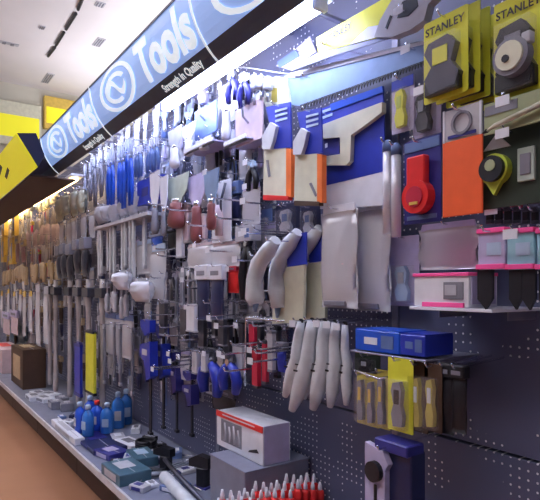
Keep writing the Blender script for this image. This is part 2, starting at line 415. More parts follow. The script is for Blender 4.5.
# yellow fascia signs on the far wall
for i, (a, b, m_, lab) in enumerate([((-6, 100), (40, 150), 'cream', 'pale yellow sign panel high on the far wall'), ((43, 97), (80, 135), 'gold', 'golden yellow sign panel high on the far wall')]):
    def FP(px, py, X=-10.6):
        d = ray(px, py); k = X/d.x; return Vector((X, d.y*k, CAMZ+d.z*k))
    p, q = FP(*a), FP(*b); y0, y1, z1, z0 = p.y, q.y, p.z, q.z
    t = thing('wall_sign', lab, 'sign', (-10.6, (y0+y1)/2, (z0+z1)/2))
    MB().box(0.06, 0, 0, 0.12, abs(y1-y0), z1-z0, 0.006).obj('sign_box', m_, t)
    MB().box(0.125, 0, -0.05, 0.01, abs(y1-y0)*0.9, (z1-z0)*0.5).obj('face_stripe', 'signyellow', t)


# ------------------------------------------------------------------ builders: origin at the hanging point, y towards the wall is +
def grip(mb, pts, r, n=8):
    k = len(pts); return mb.tube(pts, [r*(0.8+0.35*math.sin(math.pi*i/(k-1))) for i in range(k)], n)
def b_pliers(t, W, H, jaw='steel', gripm='blue'):
    W = max(W, 0.03); d = min(0.010, W*0.2)
    mb = MB()
    mb.prism([(-0.02*W, 0), (-0.18*W, -0.05*H), (-0.22*W, -0.22*H), (-0.05*W, -0.34*H), (0.02*W, -0.2*H)], -d, d*0.4)
    mb.prism([(0.02*W, 0), (0.18*W, -0.05*H), (0.22*W, -0.22*H), (0.05*W, -0.34*H), (-0.02*W, -0.2*H)], -d*0.4, d)
    mb.obj('jaws', jaw, t)
    MB().disc(0, -0.26*H, 0.10*W, -d*1.5, d*1.5, 10).obj('pivot', 'chrome', t)
    for s in (-1, 1):
        mb = MB(); grip(mb, [(s*0.06*W, 0, -0.31*H), (s*0.25*W, 0, -0.48*H), (s*0.36*W, 0, -0.70*H), (s*0.28*W, 0, -H)], 0.13*W)
        mb.obj('handle', gripm, t)
def b_knife(t, W, H, blade='palegreen', handle='maroon', k=0.52):      # broad blade up, handle down
    MB().prism([(-0.5*W, -0.01*H), (0.5*W, 0), (0.42*W, -k*H*0.6), (0.16*W, -k*H), (-0.16*W, -k*H), (-0.42*W, -k*H*0.6)], -0.002, 0.002).obj('blade', blade, t)
    MB().lathe([(0.10*W, -k*H), (0.13*W, -(k-0.04)*H), (0.12*W, -(k-0.08)*H)], 0, 0, 10, 0.7).obj('ferrule', 'chrome', t)
    r = 0.22*W
    MB().lathe([(0.5*r, -H), (0.95*r, -0.95*H), (r, -0.82*H), (0.72*r, -(k+0.12)*H), (0.8*r, -(k+0.02)*H), (0.6*r, -k*H+0.002)], 0, 0, 12, 0.7).obj('handle', handle, t)
def b_driver(t, W, H, shaft='steel', handle='blue', k=0.5, up=False):   # shaft above, grip below
    r = W*0.5
    if up:
        MB().lathe([(0.25*r, -H), (0.25*r, -k*H)], 0, 0, 8).obj('shaft', shaft, t)
        MB().lathe([(0.5*r, -k*H), (r, -(k-0.06)*H), (0.8*r, -0.5*k*H), (r, -0.12*k*H), (0.6*r, 0)], 0, 0, 10).obj('handle', handle, t)
    else:
        MB().lathe([(0.28*r, -k*H-0.002), (0.28*r, -0.02*H), (0.12*r, 0)], 0, 0, 8).obj('shaft', shaft, t)
        MB().lathe([(0.6*r, -H), (r, -0.97*H), (0.82*r, -0.8*H), (r, -(k+0.14)*H), (0.7*r, -(k+0.02)*H), (0.4*r, -k*H)], 0, 0, 10).obj('handle', handle, t)
def b_bar(t, W, H, bar='lgrey', cap='grey', tip=0.08):                  # flat file / level / blade strip
    MB().box(0, 0, -0.5*H, W*0.8, min(0.02, W*0.5), H*(1-tip), 0.002).obj('bar', bar, t)
    MB().prism([(-0.4*W, -tip*H*0.45), (-0.25*W, 0), (0.25*W, 0), (0.4*W, -tip*H*0.45), (0.4*W, -tip*H), (-0.4*W, -tip*H)], -min(0.012, W*0.3), min(0.012, W*0.3)).obj('top_cap', cap, t)
    MB().box(0, 0, -H+tip*H*0.4, W*0.86, min(0.024, W*0.6), tip*H*0.8, 0.002).obj('end_cap', cap, t)
def b_trowel(t, W, H, blade='paleblue', handle='white', k=0.42):         # handle up, rectangular plate below
    MB().prism([(-0.5*W, -k*H), (0.5*W, -k*H), (0.5*W, -0.97*H), (0.46*W, -H), (-0.46*W, -H), (-0.5*W, -0.97*H)], -0.003, 0.003).obj('plate', blade, t)
    MB().tube([(0, -0.004, -0.70*H), (0, -0.03, -0.62*H), (0, -0.035, -k*H), (0, -0.012, -0.8*k*H)], 0.005, 6).obj('tang', 'steel', t)
    r = 0.13*W
    MB().lathe([(0.6*r, -0.92*k*H), (r, -0.7*k*H), (0.8*r, -0.35*k*H), (r, -0.1*k*H), (0.5*r, 0)], 0, -0.012, 10).obj('handle', handle, t)
def b_wrench(t, W, H, m='steel'):
    w = W/2; q = 0.09*H
    pts = [(-0.3*w, -0.18*H), (-w, -q), (-w, 0), (-0.4*w, -0.01*H), (-0.4*w, -0.6*q), (0.4*w, -0.6*q), (0.4*w, -0.01*H), (w, 0), (w, -q), (0.3*w, -0.18*H),
           (0.3*w, -0.84*H), (0.8*w, -0.9*H), (0.8*w, -0.97*H), (0.3*w, -H), (-0.3*w, -H), (-0.8*w, -0.97*H), (-0.8*w, -0.9*H), (-0.3*w, -0.84*H)]
    MB().prism(pts, -0.006, 0.006).obj('shank', m, t)
    MB().ring(0, -0.935*H, 0.6*w, 0.4*w, -0.009, 0.009, 12).obj('ring_end', 'chrome', t)
def b_sledge(t, W, H, handle='wood', head='darksteel'):
    r = min(W*0.28, 0.019); z = -0.10*H
    MB().lathe([(r*0.9, -H), (r*1.15, -0.97*H), (r, -0.8*H), (r*0.85, -0.4*H), (r, -0.14*H), (r*0.9, 0)], 0, 0, 10).obj('handle', handle, t)
    w = 0.075
    MB().prism([(-w, z+0.025), (-w*0.8, z+0.035), (-0.35*w, z+0.03), (0.35*w, z+0.03), (0.8*w, z+0.035), (w, z+0.025), (w, z-0.025), (0.8*w, z-0.035), (0.35*w, z-0.03), (-0.35*w, z-0.03), (-0.8*w, z-0.035), (-w, z-0.025)], -0.03, 0.03).obj('head', head, t)
def b_clamp(t, W, H, body='bright', bar='black'):
    MB().box(0.12*W, 0, -0.5*H, 0.16*W, 0.008, H, 0.001).obj('bar', bar, t)
    MB().prism([(-0.5*W, 0), (0.3*W, 0), (0.3*W, -0.10*H), (-0.1*W, -0.14*H), (-0.5*W, -0.06*H)], -0.018, 0.018).obj('fixed_jaw', body, t)
    MB().prism([(-0.45*W, -0.22*H), (0.38*W, -0.18*H), (0.42*W, -0.48*H), (0.1*W, -0.52*H), (-0.1*W, -0.36*H), (-0.45*W, -0.32*H)], -0.024, 0.024).obj('sliding_jaw', body, t)
    MB().prism([(-0.40*W, -0.36*H), (-0.18*W, -0.38*H), (-0.1*W, -0.55*H), (-0.3*W, -0.56*H)], -0.012, 0.012).obj('trigger', 'dnavy', t)
    MB().box(0, -0.026, -0.28*H, 0.4*W, 0.003, 0.05*H, 0).obj('label_plate', 'lgrey', t)
    MB().box(0.12*W, 0, -H+0.008, 0.24*W, 0.02, 0.016).obj('end_stop', bar, t)
def b_card(t, W, H, card='yellow', body='black', accent='lgrey', head=None, txt=None, hk=0.26, D=0.02, blister=True, fat=1.0):
    MB().prism([(-0.5*W, -0.01*H), (-0.46*W, 0), (0.46*W, 0), (0.5*W, -0.01*H), (0.5*W, -0.985*H), (0.47*W, -H), (-0.47*W, -H), (-0.5*W, -0.985*H)], 0, 0.0025).obj('backing_card', card, t)
    if head: MB().box(0, -0.0015, -hk*H/2, W*0.98, 0.002, hk*H*0.98, 0).obj('header_panel', head, t)
    z0, z1 = -hk*H-0.02*H, -0.95*H
    zm = (z0+z1)/2; hh = z0-z1
    tl = MB(); W0 = W; W = W*fat; tl.prism([(-0.16*W, z0-0.06*hh), (0.10*W, z0-0.02*hh), (0.2*W, z0-0.2*hh), (0.14*W, zm), (0.24*W, z1+0.28*hh), (0.2*W, z1+0.06*hh), (-0.14*W, z1+0.04*hh), (-0.22*W, z1+0.3*hh), (-0.12*W, zm), (-0.22*W, z0-0.22*hh)], -D*0.8, -0.001)
    tl = tl.obj('tool', body, t)
    MB().box(0, -D*0.83, zm+0.16*hh, 0.2*W, 0.003, 0.3*hh, 0.001).obj('tool_inlay', accent, tl)
    W = W0
    if fat > 1: MB().box(0, -D*0.35, z1+0.14*hh, W*0.78, D*0.7, hh*0.26).obj('dark_tray', 'black', t)
    if blister:
        c = 0.36*W; MB().prism([(-c, z0), (c, z0), (c*1.05, zm), (c, z1), (-c, z1), (-c*1.05, zm)], -D, -0.0035).obj('blister', 'blister', t)
    if txt: text('brand_lettering', txt, W*0.215, 'black', t, 0, -0.004, -hk*H*0.55, 0.0006)
def b_pack(t, W, H, bag='bag', head='lilac', inner='lgrey', D=0.035, hk=0.14):
    MB().prism([(-0.45*W, 0), (0.45*W, 0), (0.48*W, -hk*H), (-0.48*W, -hk*H)], -0.002, 0.002).obj('header_card', head, t)
    MB().pillow(W, H*(1-hk), D, z0=-hk*H+0.004).obj('pouch', bag, t)
    if inner: MB().box(0, 0, -H*(0.5+hk/2), W*0.5, D*0.3, H*0.5).obj('contents', inner, t)
def b_sack(t, W, H, m='white', D=0.05): # opaque soft pack
    MB().pillow(W, H*0.9, D, z0=-0.1*H).obj('pouch', m, t)
    MB().prism([(-0.3*W, 0), (0.3*W, 0), (0.38*W, -0.13*H), (-0.38*W, -0.13*H)], -0.003, 0.003).obj('hang_tab', 'lgrey', t)
def b_headpack(t, W, H, head='white', body='dnavy', k=0.3, D=0.03):
    MB().box(0, 0, -k*H/2, W, D, k*H).obj('header_box', head, t)
    MB().pillow(W*0.94, H*(1-k)+0.004, D, z0=-k*H+0.004, lump=0.06).obj('pouch', body, t)
    MB().box(0, -D/2-0.001, -k*H*0.55, W*0.6, 0.002, k*H*0.3, 0).obj('print', 'grey', t)
def b_carton(t, W, H, m='bright', D=0.06, lab='white'):
    ca = MB().box(0, D/2, -H/2, W, D, H, 0.002).obj('carton', m, t)
    MB().box(-W*0.12, -0.001, -H*0.5, W*0.3, 0.002, H*0.34, 0).obj('label_print', lab, ca)
    MB().box(W*0.25, -0.001, -H*0.5, W*0.26, 0.002, H*0.6, 0).obj('side_print', 'midblue', ca)
    MB().box(0, D/2, 0.001, W*0.98, D*0.96, 0.004, 0).obj('lid_flap', m, ca)

HOOKS = MB()
def hook(x, z, Yf, who, small=False):
    if small or x < -3.0:
        HOOKS.tube([(x, WY+0.004, z+0.012), (x, WY-0.004, z+0.010), (x, Yf, z), (x, Yf-0.02, z+0.010)], 0.0028, 5); return
    mb = MB().tube([(0, WY-Yf+0.004, 0.012), (0, WY-Yf-0.004, 0.010), (0, 0.02, 0), (0, -0.012, 0.0), (0, -0.02, 0.012)], 0.0028, 6)
    o = mb.obj('peg_hook', 'chrome'); o.location = (x, Yf, z)
    if random.random() < 0.22: MB().box(0, -0.022, -0.008, 0.034, 0.002, 0.022, 0).obj('price_ticket', 'white', o)
    return tag(o, 'thin chrome wire peg hook carrying the '+who, 'hook', 'peg hooks carrying the '+who)

def put(build, name, label, cat, boxes, Y, group=None, who=None, stack=1, gap=0.03, jit=0.0, maxw=9.0, zj=0.0, yj=0.0, **kw):
    many = len(boxes)*stack > 1
    for bx in boxes:
        x, z, W, H = rect(*bx[:4], Y); k2 = dict(kw); W = min(W, maxw)
        if zj: z += random.uniform(-zj, zj); H *= random.uniform(0.85, 1.1)
        Y0 = Y; Y = Y+random.uniform(-yj, yj)
        if len(bx) > 4: k2.update(bx[4])
        t = None
        for s in range(stack):
            if s == 0:
                t = thing(name, label, cat, (x, Y, z), (group or label) if many else None, ry=random.uniform(-jit, jit))
                build(t, W, H, **k2)
            else:
                c = t.copy(); C.objects.link(c); c.location.y = Y+gap*s; c.location.x += random.uniform(-0.004, 0.004)
                for ch in t.children:
                    d = ch.copy(); C.objects.link(d); d.parent = c
                    for g in ch.children: e = g.copy(); C.objects.link(e); e.parent = d
        if who: hook(x, z-0.006, Y-0.012, who)
        Y = Y0
def row(x0, x1, step, y0, y1, wpx, xref=None):    # boxes running along the wall, heights following the perspective
    out = []; xr = x0 if xref is None else xref; px = x0
    while px <= x1+1e-6:
        k = (px+103)/(xr+103)
        out.append((px-wpx*k/2, HY+(y0-HY)*k, px+wpx*k/2, HY+(y1-HY)*k)); px += step*k
    return out

def shape(name, m, t, pts, Y, th):       # outline given as pixels on the plane y=Y, thickness th
    q = [P(a, b, Y)-Vector(t.location) for a, b in pts]; y0 = q[0].y
    return MB().prism([(v.x, v.z) for v in q], y0, y0+th).obj(name, m, t)

# ------------------------------------------------------------------ saws under the header
Y = 1.20
o = P(395, 22, Y); t = thing('hand_saw', 'hand saw in a yellow card sleeve, above the bare steel blade', 'saw', o)
shape('sleeve', 'yellow', t, [(316, 38), (386, -3), (402, -12), (400, 33), (372, 39), (318, 53)], Y, 0.008)
shape('blade', 'darksteel', t, [(290, 68), (310, 57), (318, 52.5), (372, 39.5), (404, 31), (404, 34), (330, 57), (291, 71)], Y+0.002, 0.003)
shape('handle', 'lgrey', t, [(374, 37), (380, 20), (388, 6), (398, -10), (430, -22), (440, -8), (428, 4), (424, 20), (410, 30), (392, 37)], Y-0.010, 0.028)
shape('handle_slot', 'black', t, [(385, 28), (390, 15), (392, 16), (387, 29)], Y-0.012, 0.003)
shape('handle_slot', 'black', t, [(397, 18), (402, 2), (416, -6), (418, 6), (408, 16)], Y-0.012, 0.003)
q = P(338, 33, Y); text('brand_lettering', 'STANLEY', 0.032, 'black', t, q.x-o.x, -0.002, q.z-o.z, 0.0006)
shape('white_flash', 'white', t, [(350, 44.5), (384, 35), (384, 24), (368, 27), (358, 36)], Y-0.001, 0.002)
hook(P(330, 44, Y).x, P(330, 46, Y).z, Y-0.02, 'yellow sleeved saw'); hook(P(408, 12, Y).x, P(408, 12, Y).z, Y-0.02, 'yellow sleeved saw')
Y = 1.235
o = P(350, 75, Y); t = thing('hand_saw', 'bare steel hand saw with toothed lower edge and cream handle', 'saw', o)
top, bot = [(288, 74), (435, 38)], [(435, 58), (294, 108)]
shape('blade', 'satin', t, [(284, 76), (290, 73), (435, 38), (437, 57), (300, 106), (288, 104)], Y, 0.003)
shape('blade_highlight', 'white', t, [(286, 77), (290, 73), (435, 38), (435, 41), (292, 78)], Y-0.004, 0.008)  # highlight along the top edge, painted as a white strip
mb = MB(); n = 46
for i in range(n):
    u0, u1 = i/n, (i+1)/n
    f = lambda u, e: (300+(437-300)*u, 106+(57-106)*u+e)
    q = [P(*f(u0, -1), Y)-o, P(*f((u0+u1)/2, 4.5), Y)-o, P(*f(u1, -1), Y)-o]
    mb.prism([(v.x, v.z) for v in q], -0.0005, 0.0035)
mb.obj('teeth', 'black', t)['kind'] = 'stuff'
shape('handle', 'cream', t, [(286, 78), (276, 76), (266, 82), (263, 100), (268, 112), (280, 112), (290, 104)], Y-0.010, 0.026)
shape('handle_slot', 'ochre', t, [(272, 88), (277, 88), (277, 102), (271, 102)], Y-0.012, 0.004)
hook(P(310, 78, Y).x, P(310, 78, Y).z, Y-0.02, 'bare steel saw'); hook(P(415, 50, Y).x, P(415, 50, Y).z, Y-0.02, 'bare steel saw')

# lilac strip card and blue sliver between lamp and saw
t = thing('saw_blade_card', 'pale lilac blade card with dark blue corner above the steel saw', 'card', P(290, 55, 1.30))
shape('card', 'lilac', t, [(276, 66), (310, 36), (316, 52), (290, 70)], 1.30, 0.003)
shape('corner', 'midblue', t, [(277, 62), (296, 49), (299, 56), (279, 68)], 1.297, 0.003)
hook(P(300, 52, 1.29).x, P(300, 52, 1.29).z, 1.28, 'lilac blade card')

# ------------------------------------------------------------------ right-hand cards
put(b_card, 'knife_card', 'yellow card with black lettering holding a black utility knife, in front of its pile', 'card', [(424, 14, 468, 98)], 1.14, who='yellow utility knife cards', card='yellow', body='darksteel', accent='yellow', txt='STANLEY', D=0.026, fat=1.7)
put(b_card, 'knife_card', 'yellow utility knife card stacked behind the front card on its hook', 'card', [(436, 10, 480, 98)], 1.175, group='utility knife cards on one hook', stack=4, gap=0.046, card='yellow', body='black', accent='lime', D=0.024, fat=1.7)
put(b_card, 'tape_card', 'yellow lettered card with a round grey tape and black blister', 'card', [(494, -6, 545, 96)], 1.17, who='yellow tape card', card='yellow', body='black', accent='grey', txt='STANLEY', D=0.03, fat=1.6)
x, z, W, H = rect(499, 38, 527, 76, 1.135)
t = thing('tape_measure', 'round grey tape measure with pale yellow face on lettered card', 'tape measure', (x, 1.135, z-H/2))
MB().disc(0, 0, H*0.5, -0.012, 0.012, 20).obj('case', 'grey', t); MB().disc(0, 0, H*0.38, -0.018, -0.010, 18).obj('face', 'cream', t)
MB().disc(-0.006, -0.006, H*0.10, -0.022, -0.016, 10).obj('hub', 'black', t); MB().box(H*0.42, 0, H*0.35, H*0.25, 0.02, H*0.3).obj('grip', 'lgrey', t)
put(b_card, 'cutter_card', 'narrow card with yellow pistol cutter beside the blue saw card', 'card', [(392, 78, 414, 132)], 1.19, who='yellow cutter card', card='lilac', body='yellow', accent='lime', head='blue', hk=0.2)
put(b_card, 'plane_card', 'grey blister card with black tool under the yellow knife cards', 'card', [(413, 88, 441, 136)], 1.20, who='black tool blister card', card='lilac', body='black', accent='grey', hk=0.12, D=0.03)
# orange card with clear bag top
Y = 1.16; x, z, W, H = rect(443, 106, 483, 216, Y)
t = thing('orange_card_pack', 'plain orange card pack with clear printed top between blue and tape cards', 'card', (x, Y, z))
MB().box(0, 0, -H*0.645, W, 0.006, H*0.70, 0.002).obj('orange_card', 'orange', t)
MB().box(0, 0.003, -H*0.15, W*0.96, 0.004, H*0.30, 0.001).obj('clear_top', 'bag', t)
MB().ring(0, -H*0.15, W*0.26, W*0.20, -0.006, -0.001, 16).obj('round_print', 'grey', t); MB().box(0, -0.003, -H*0.26, W*0.7, 0.003, H*0.03).obj('line_print', 'indigo', t)
for dx in (-0.46, 0.46): MB().box(dx*W, -0.002, -H*0.15, W*0.05, 0.004, H*0.3).obj('bag_edge', 'white', t)
hook(x, z-0.012, Y-0.02, 'orange card pack')
# blue card with red chalk reel
Y = 1.18; x, z, W, H = rect(404, 138, 441, 223, Y)
t = thing('chalk_reel_card', 'dark blue card holding a red chalk line reel', 'card', (x, Y, z))
MB().box(0, 0.002, -H/2, W, 0.004, H, 0.001).obj('backing_card', 'indigo', t)
MB().box(0, -0.001, -H*0.08, W*0.94, 0.003, H*0.12).obj('header_panel', 'midblue', t)
MB().box(-0.02*W, -0.014, -H*0.40, W*0.50, 0.024, H*0.36, 0.004).obj('reel_neck', 'red', t)
MB().disc(0.0, -H*0.70, W*0.36, -0.030, 0.0, 20).obj('reel_case', 'red', t)
MB().disc(0.0, -H*0.70, W*0.22, -0.034, -0.028, 16).obj('reel_hub', 'crimson', t)
MB().box(0.0, -0.035, -H*0.78, W*0.22, 0.003, H*0.035).obj('reel_label', 'gold', t)
MB().box(0, -0.0015, -H*0.93, W*0.8, 0.002, H*0.05, 0).obj('foot_print', 'midblue', t)
hook(x, z-0.012, Y-0.02, 'red chalk reel card')
# green-black tape measure card
Y = 1.18; x, z, W, H = rect(483, 128, 545, 206, Y)
t = thing('tape_measure_card', 'dark green card with a lime ringed black tape measure and grey square', 'card', (x, Y, z))
MB().box(0, 0.002, -H/2, W, 0.004, H, 0.001).obj('backing_card', 'dkgreen', t)
MB().prism([(-0.48*W, -0.22*H), (-0.25*W, -0.02*H), (-0.02*W, -0.22*H)], -0.004, 0).obj('triangle_print', 'lgrey', t)
MB().disc(-0.24*W, -0.50*H, 0.24*W, -0.020, 0, 22).obj('lime_ring', 'lime', t)
MB().disc(-0.24*W, -0.50*H, 0.20*W, -0.032, -0.012, 22).obj('tape_case', 'black', t)
MB().disc(-0.24*W, -0.46*H, 0.09*W, -0.034, -0.030, 12).obj('tape_label', 'olive', t)
MB().prism([(-0.44*W, -0.58*H), (-0.04*W, -0.58*H), (-0.24*W, -0.84*H)], -0.018, -0.006).obj('lime_chin', 'lime', t)
MB().box(0.24*W, -0.004, -0.5*H, 0.26*W, 0.010, 0.42*H).obj('square_frame', 'palegreen', t)
MB().box(0.24*W, -0.009, -0.5*H, 0.16*W, 0.006, 0.26*H).obj('square_face', 'grey', t)
hook(x, z-0.01, Y-0.02, 'dark green tape measure card')
# sage card with marker above it
Y = 1.15; x, z, W, H = rect(484, 96, 545, 128, Y)
t = thing('marker_card', 'sage green card with a long cream marker fixed across it', 'card', (x, Y, z))
MB().box(0, 0.002, -H/2, W, 0.004, H, 0.001).obj('backing_card', 'olive', t)
MB().box(-0.2*W, -0.001, -H*0.25, W*0.55, 0.003, H*0.3).obj('grey_print', 'grey', t)
MB().tube([(-0.42*W, -0.01, -0.92*H), (-0.25*W, -0.012, -0.82*H), (0.5*W, -0.012, -0.52*H)], [0.002, 0.006, 0.006], 8).obj('marker', 'cream', t)
MB().tube([(-0.48*W, -0.01, -0.95*H), (-0.40*W, -0.01, -0.90*H)], [0.002, 0.005], 8).obj('marker_tip', 'black', t)
hook(x, z-0.01, Y-0.02, 'sage marker card')
put(b_pack, 'drill_bit_bag', 'small clear bag of grey parts under the sage marker card', 'bag', [(520, 118, 545, 142)], 1.22, who='clear bag of grey parts', bag='bag', head='lilac', inner='lgrey')
# small red box + black serrated heads
put(b_bar, 'hole_saw', 'black serrated hole saw hanging under the tape measure card', 'hole saw', [(486+i*9, 205+i*0.5, 494+i*9, 224) for i in range(6)], 1.22, who='black hole saws', bar='black', cap='darksteel', tip=0.3)
put(b_carton, 'red_label_box', 'small red box below the dark green tape card', 'box', [(486, 196, 512, 211)], 1.23, m='crimson', D=0.05, lab='red', who='small red box')
# pink edged packs with black pointed blades
for i, (a, b, nblade) in enumerate([(478, 506, 1), (507, 535, 2), (537, 562, 2)]):
    Y = 1.15; x, z, W, H = rect(a, 228, b, 270, Y)
    t = thing('spatula_pack', 'pale blue pack with pink edges and black pointed blades hanging below', 'pack', (x, Y, z), 'pink edged spatula packs')
    MB().box(0, 0.006, -H/2, W*0.97, 0.016, H*0.98, 0.002).obj('pack_body', 'lilac' if i == 0 else 'aqua', t)
    MB().box(0, 0.005, -H*0.06, W, 0.026, H*0.12).obj('pink_edge', 'pink', t)
    MB().box(0, 0.004, -H*0.92, W, 0.030, H*0.12).obj('pink_edge', 'pink', t)
    MB().box(W*0.1, -0.003, -H*0.5, W*0.5, 0.002, H*0.3, 0).obj('print', 'paleblue', t)
    for j in range(nblade):
        bw = W*(0.55 if nblade == 1 else 0.46); cx = -0.25*W if nblade == 1 else (-0.24+0.48*j)*W
        cx += 0.04*W if i else 0
        MB().prism([(cx-bw/2, -0.97*H), (cx+bw/2, -0.97*H), (cx+bw/2, -1.68*H), (cx+0.05*bw, -1.95*H), (cx-bw/2, -1.70*H)], 0.0, 0.008).obj('blade', 'black', t)
    hook(x, z-0.008, Y-0.02, 'pink edged packs')
Y = 1.16; x, z, W, H = rect(414, 273, 469, 307, Y)
t = thing('scraper_box', 'white box with pink edges and grey drawing, on the wire shelf', 'box', (x, Y, z))
MB().box(0, 0.06, -H/2, W, 0.12, H, 0.002).obj('carton', 'white', t)
MB().box(0, 0.058, -0.004, W*1.02, 0.126, 0.009, 0.001).obj('pink_edge', 'pink', t)
MB().box(0.05*W, -0.002, -H+0.006, W*0.75, 0.006, 0.012, 0.001).obj('pink_edge', 'pink', t)
MB().box(0.24*W, -0.001, -H*0.52, W*0.34, 0.003, H*0.5, 0).obj('drawing_frame', 'grey', t)
MB().box(0.20*W, -0.003, -H*0.50, W*0.2, 0.003, H*0.3, 0).obj('drawing', 'lgrey', t)
MB().box(W*0.5+0.001, 0.06, -H*0.5, 0.002, 0.1, H*0.8, 0).obj('side_print', 'lilac', t)
zs = z-H
t = thing('wall_shelf', 'short white wall shelf under the pink edged box', 'shelf', (x+0.03, 1.15, zs))
MB().box(0, (WY-1.15)/2, -0.005, W*1.45, WY-1.15, 0.008, 0.001).obj('shelf_plate', 'white', t)
for s in (-1, 1): MB().box(s*W*0.6, (WY-1.25)/2+0.10, -0.02, 0.004, WY-1.25, 0.026, 0.001).obj('bracket', 'post', t)
put(b_pack, 'backing_sheet', 'pale lilac flat pack between the chalk reel and pink packs', 'pack', [(420, 222, 478, 271)], 1.30, who='pale lilac flat pack', bag='bag', head='lilac', inner='white', D=0.02)
put(b_card, 'backing_sheet', 'pale lilac backing card beside the milky bags', 'card', [(390, 236, 419, 306)], 1.33, who='pale lilac backing card', card='lilac', body='paleblue', accent='lgrey', hk=0.4)  # added pale card stands in for the brightly lit wall
# clear tubes beside the blue saw card
for i, (a, b) in enumerate([(384, 391.5), (392.5, 400)]):
    x, z, W, H = rect(a, 140+i*3, b, 234+i*3, 1.20); t = thing('blade_tube', 'clear lilac plastic tube of blades hanging beside the blue saw card', 'tube', (x, 1.20, z), 'clear blade tubes')
    MB().lathe([(W*0.5, -H), (W*0.5, -0.12*H)], 0, 0, 12).obj('tube', 'bag', t); MB().lathe([(W*0.3, -0.92*H), (W*0.34, -0.14*H)], 0, 0, 10).obj('contents', 'lilac', t)
    MB().lathe([(W*0.55, -0.13*H), (W*0.55, -0.04*H), (W*0.2, 0)], 0, 0, 12).obj('cap', 'midblue', t)
    hook(x, z-0.008, 1.19, 'clear blade tubes')

# ------------------------------------------------------------------ big blue saw card with cream pistol handle
Y = 1.24
o = P(350, 100, Y); t = thing('drywall_saw_card', 'large blue and white card with a cream pistol handled saw', 'card', o)
shape('blue_card', 'blue', t, [(313, 112), (383, 86), (385, 171), (320, 187)], Y, 0.004)
shape('white_card', 'white', t, [(320, 187), (385, 171), (387, 205), (320, 209)], Y+0.001, 0.004)
shape('top_band', 'bright', t, [(330, 104), (382, 86), (383, 92), (331, 111)], Y-0.004, 0.004)
shape('saw_handle', 'cream', t, [(316, 127), (345, 116), (382, 102), (382, 112), (372, 120), (351, 135), (350, 161), (346, 165), (320, 165), (320, 157), (340, 154), (340, 137), (317, 139)], Y-0.016, 0.018)
shape('inset', 'indigo', t, [(319, 140), (339, 137), (339, 153), (320, 156)], Y-0.006, 0.006)
shape('inset_mark', 'white', t, [(325, 144), (327, 143), (327, 147), (325, 148)], Y-0.009, 0.004)
for a in ((316, 113), (316, 119)):
    shape('print_line', 'paleblue', t, [(a[0], a[1]), (a[0]+16, a[1]-6), (a[0]+16, a[1]-3.5), (a[0], a[1]+2.5)], Y-0.002, 0.003)
hook(P(348, 100, Y).x, P(348, 100, Y).z, Y-0.02, 'large blue saw card')
# two blue and cream sleeves with orange edge
for i, (dx, lab) in enumerate([(0, 'blue and cream sleeve with orange side and red bottom edge'), (31, 'blue and cream sleeve with orange side and brown bottom edge')]):
    Y = 1.17; f = lambda *p: [(a+dx, b+dx*0.18) for a, b in p]
    o = P(277+dx, 104, Y); t = thing('blade_sleeve', lab, 'pack', o)
    shape('blue_top', 'blue', t, f((266, 107), (290, 102), (291, 147), (274, 149)), Y, 0.006)
    shape('cream_body', 'cream', t, f((264, 149), (286, 148), (286, 197), (263, 196)), Y+0.001, 0.012)
    shape('orange_side', 'dorange', t, f((286, 148), (291, 149), (291, 197), (286, 197)), Y-0.001, 0.02)
    shape('bottom_edge', 'red' if i == 0 else 'brown', t, f((263, 195), (288, 196), (288, 200), (263, 200)), Y-0.004, 0.02)
    shape('white_grip', 'bone', t, f((262, 136), (270, 122), (276, 126), (273, 140), (270, 149), (262, 149)), Y-0.014, 0.014)
    for k in range(3): shape('print_line', 'paleblue', t, f((275, 110+5*k), (287, 107+5*k), (287, 109+5*k), (275, 112.5+5*k)), Y-0.002, 0.003)
    shape('slit', 'grey', t, f((278, 178), (280, 177), (286, 190), (284, 191)) if i else f((266, 160), (268, 160), (270, 176), (268, 177)), Y-0.002, 0.004)
    hook(P(280+dx, 106+dx*0.18, Y).x, P(280+dx, 106+dx*0.18, Y).z, Y-0.02, 'orange edged sleeves')

# big white poly bag, curtain of film
for i, (bx, Y, lab) in enumerate([((322, 206, 357, 308), 1.22, 'large milky plastic bag hanging under the blue saw card'), ((354, 204, 390, 311), 1.29, 'large milky plastic bag hanging beside the clear tubes')]):
    x, z, W, H = rect(*bx, Y); t = thing('plastic_bag', lab, 'bag', (x, Y, z))
    MB().pillow(W, H*0.95, 0.05, 10, 12, 0.12, 0, -0.05*H).obj('film', 'bag', t)
    MB().pillow(W*0.8, H*0.72, 0.035, 8, 8, 0.1, 0, -0.12*H).obj('contents', 'white', t)
    MB().box(0, 0, -0.03*H, W*0.9, 0.006, 0.08*H).obj('header_card', 'white', t)
    MB().box(0.1*W, -0.018, -0.52*H, W*0.3, 0.003, H*0.12, 0).obj('print', 'pinkpack', t)
    MB().box(-0.05*W, 0, -0.955*H, W*0.6, 0.03, 0.05*H).obj('base_insert', 'grey', t)
    hook(x, z-0.01, Y-0.025, 'milky plastic bags')

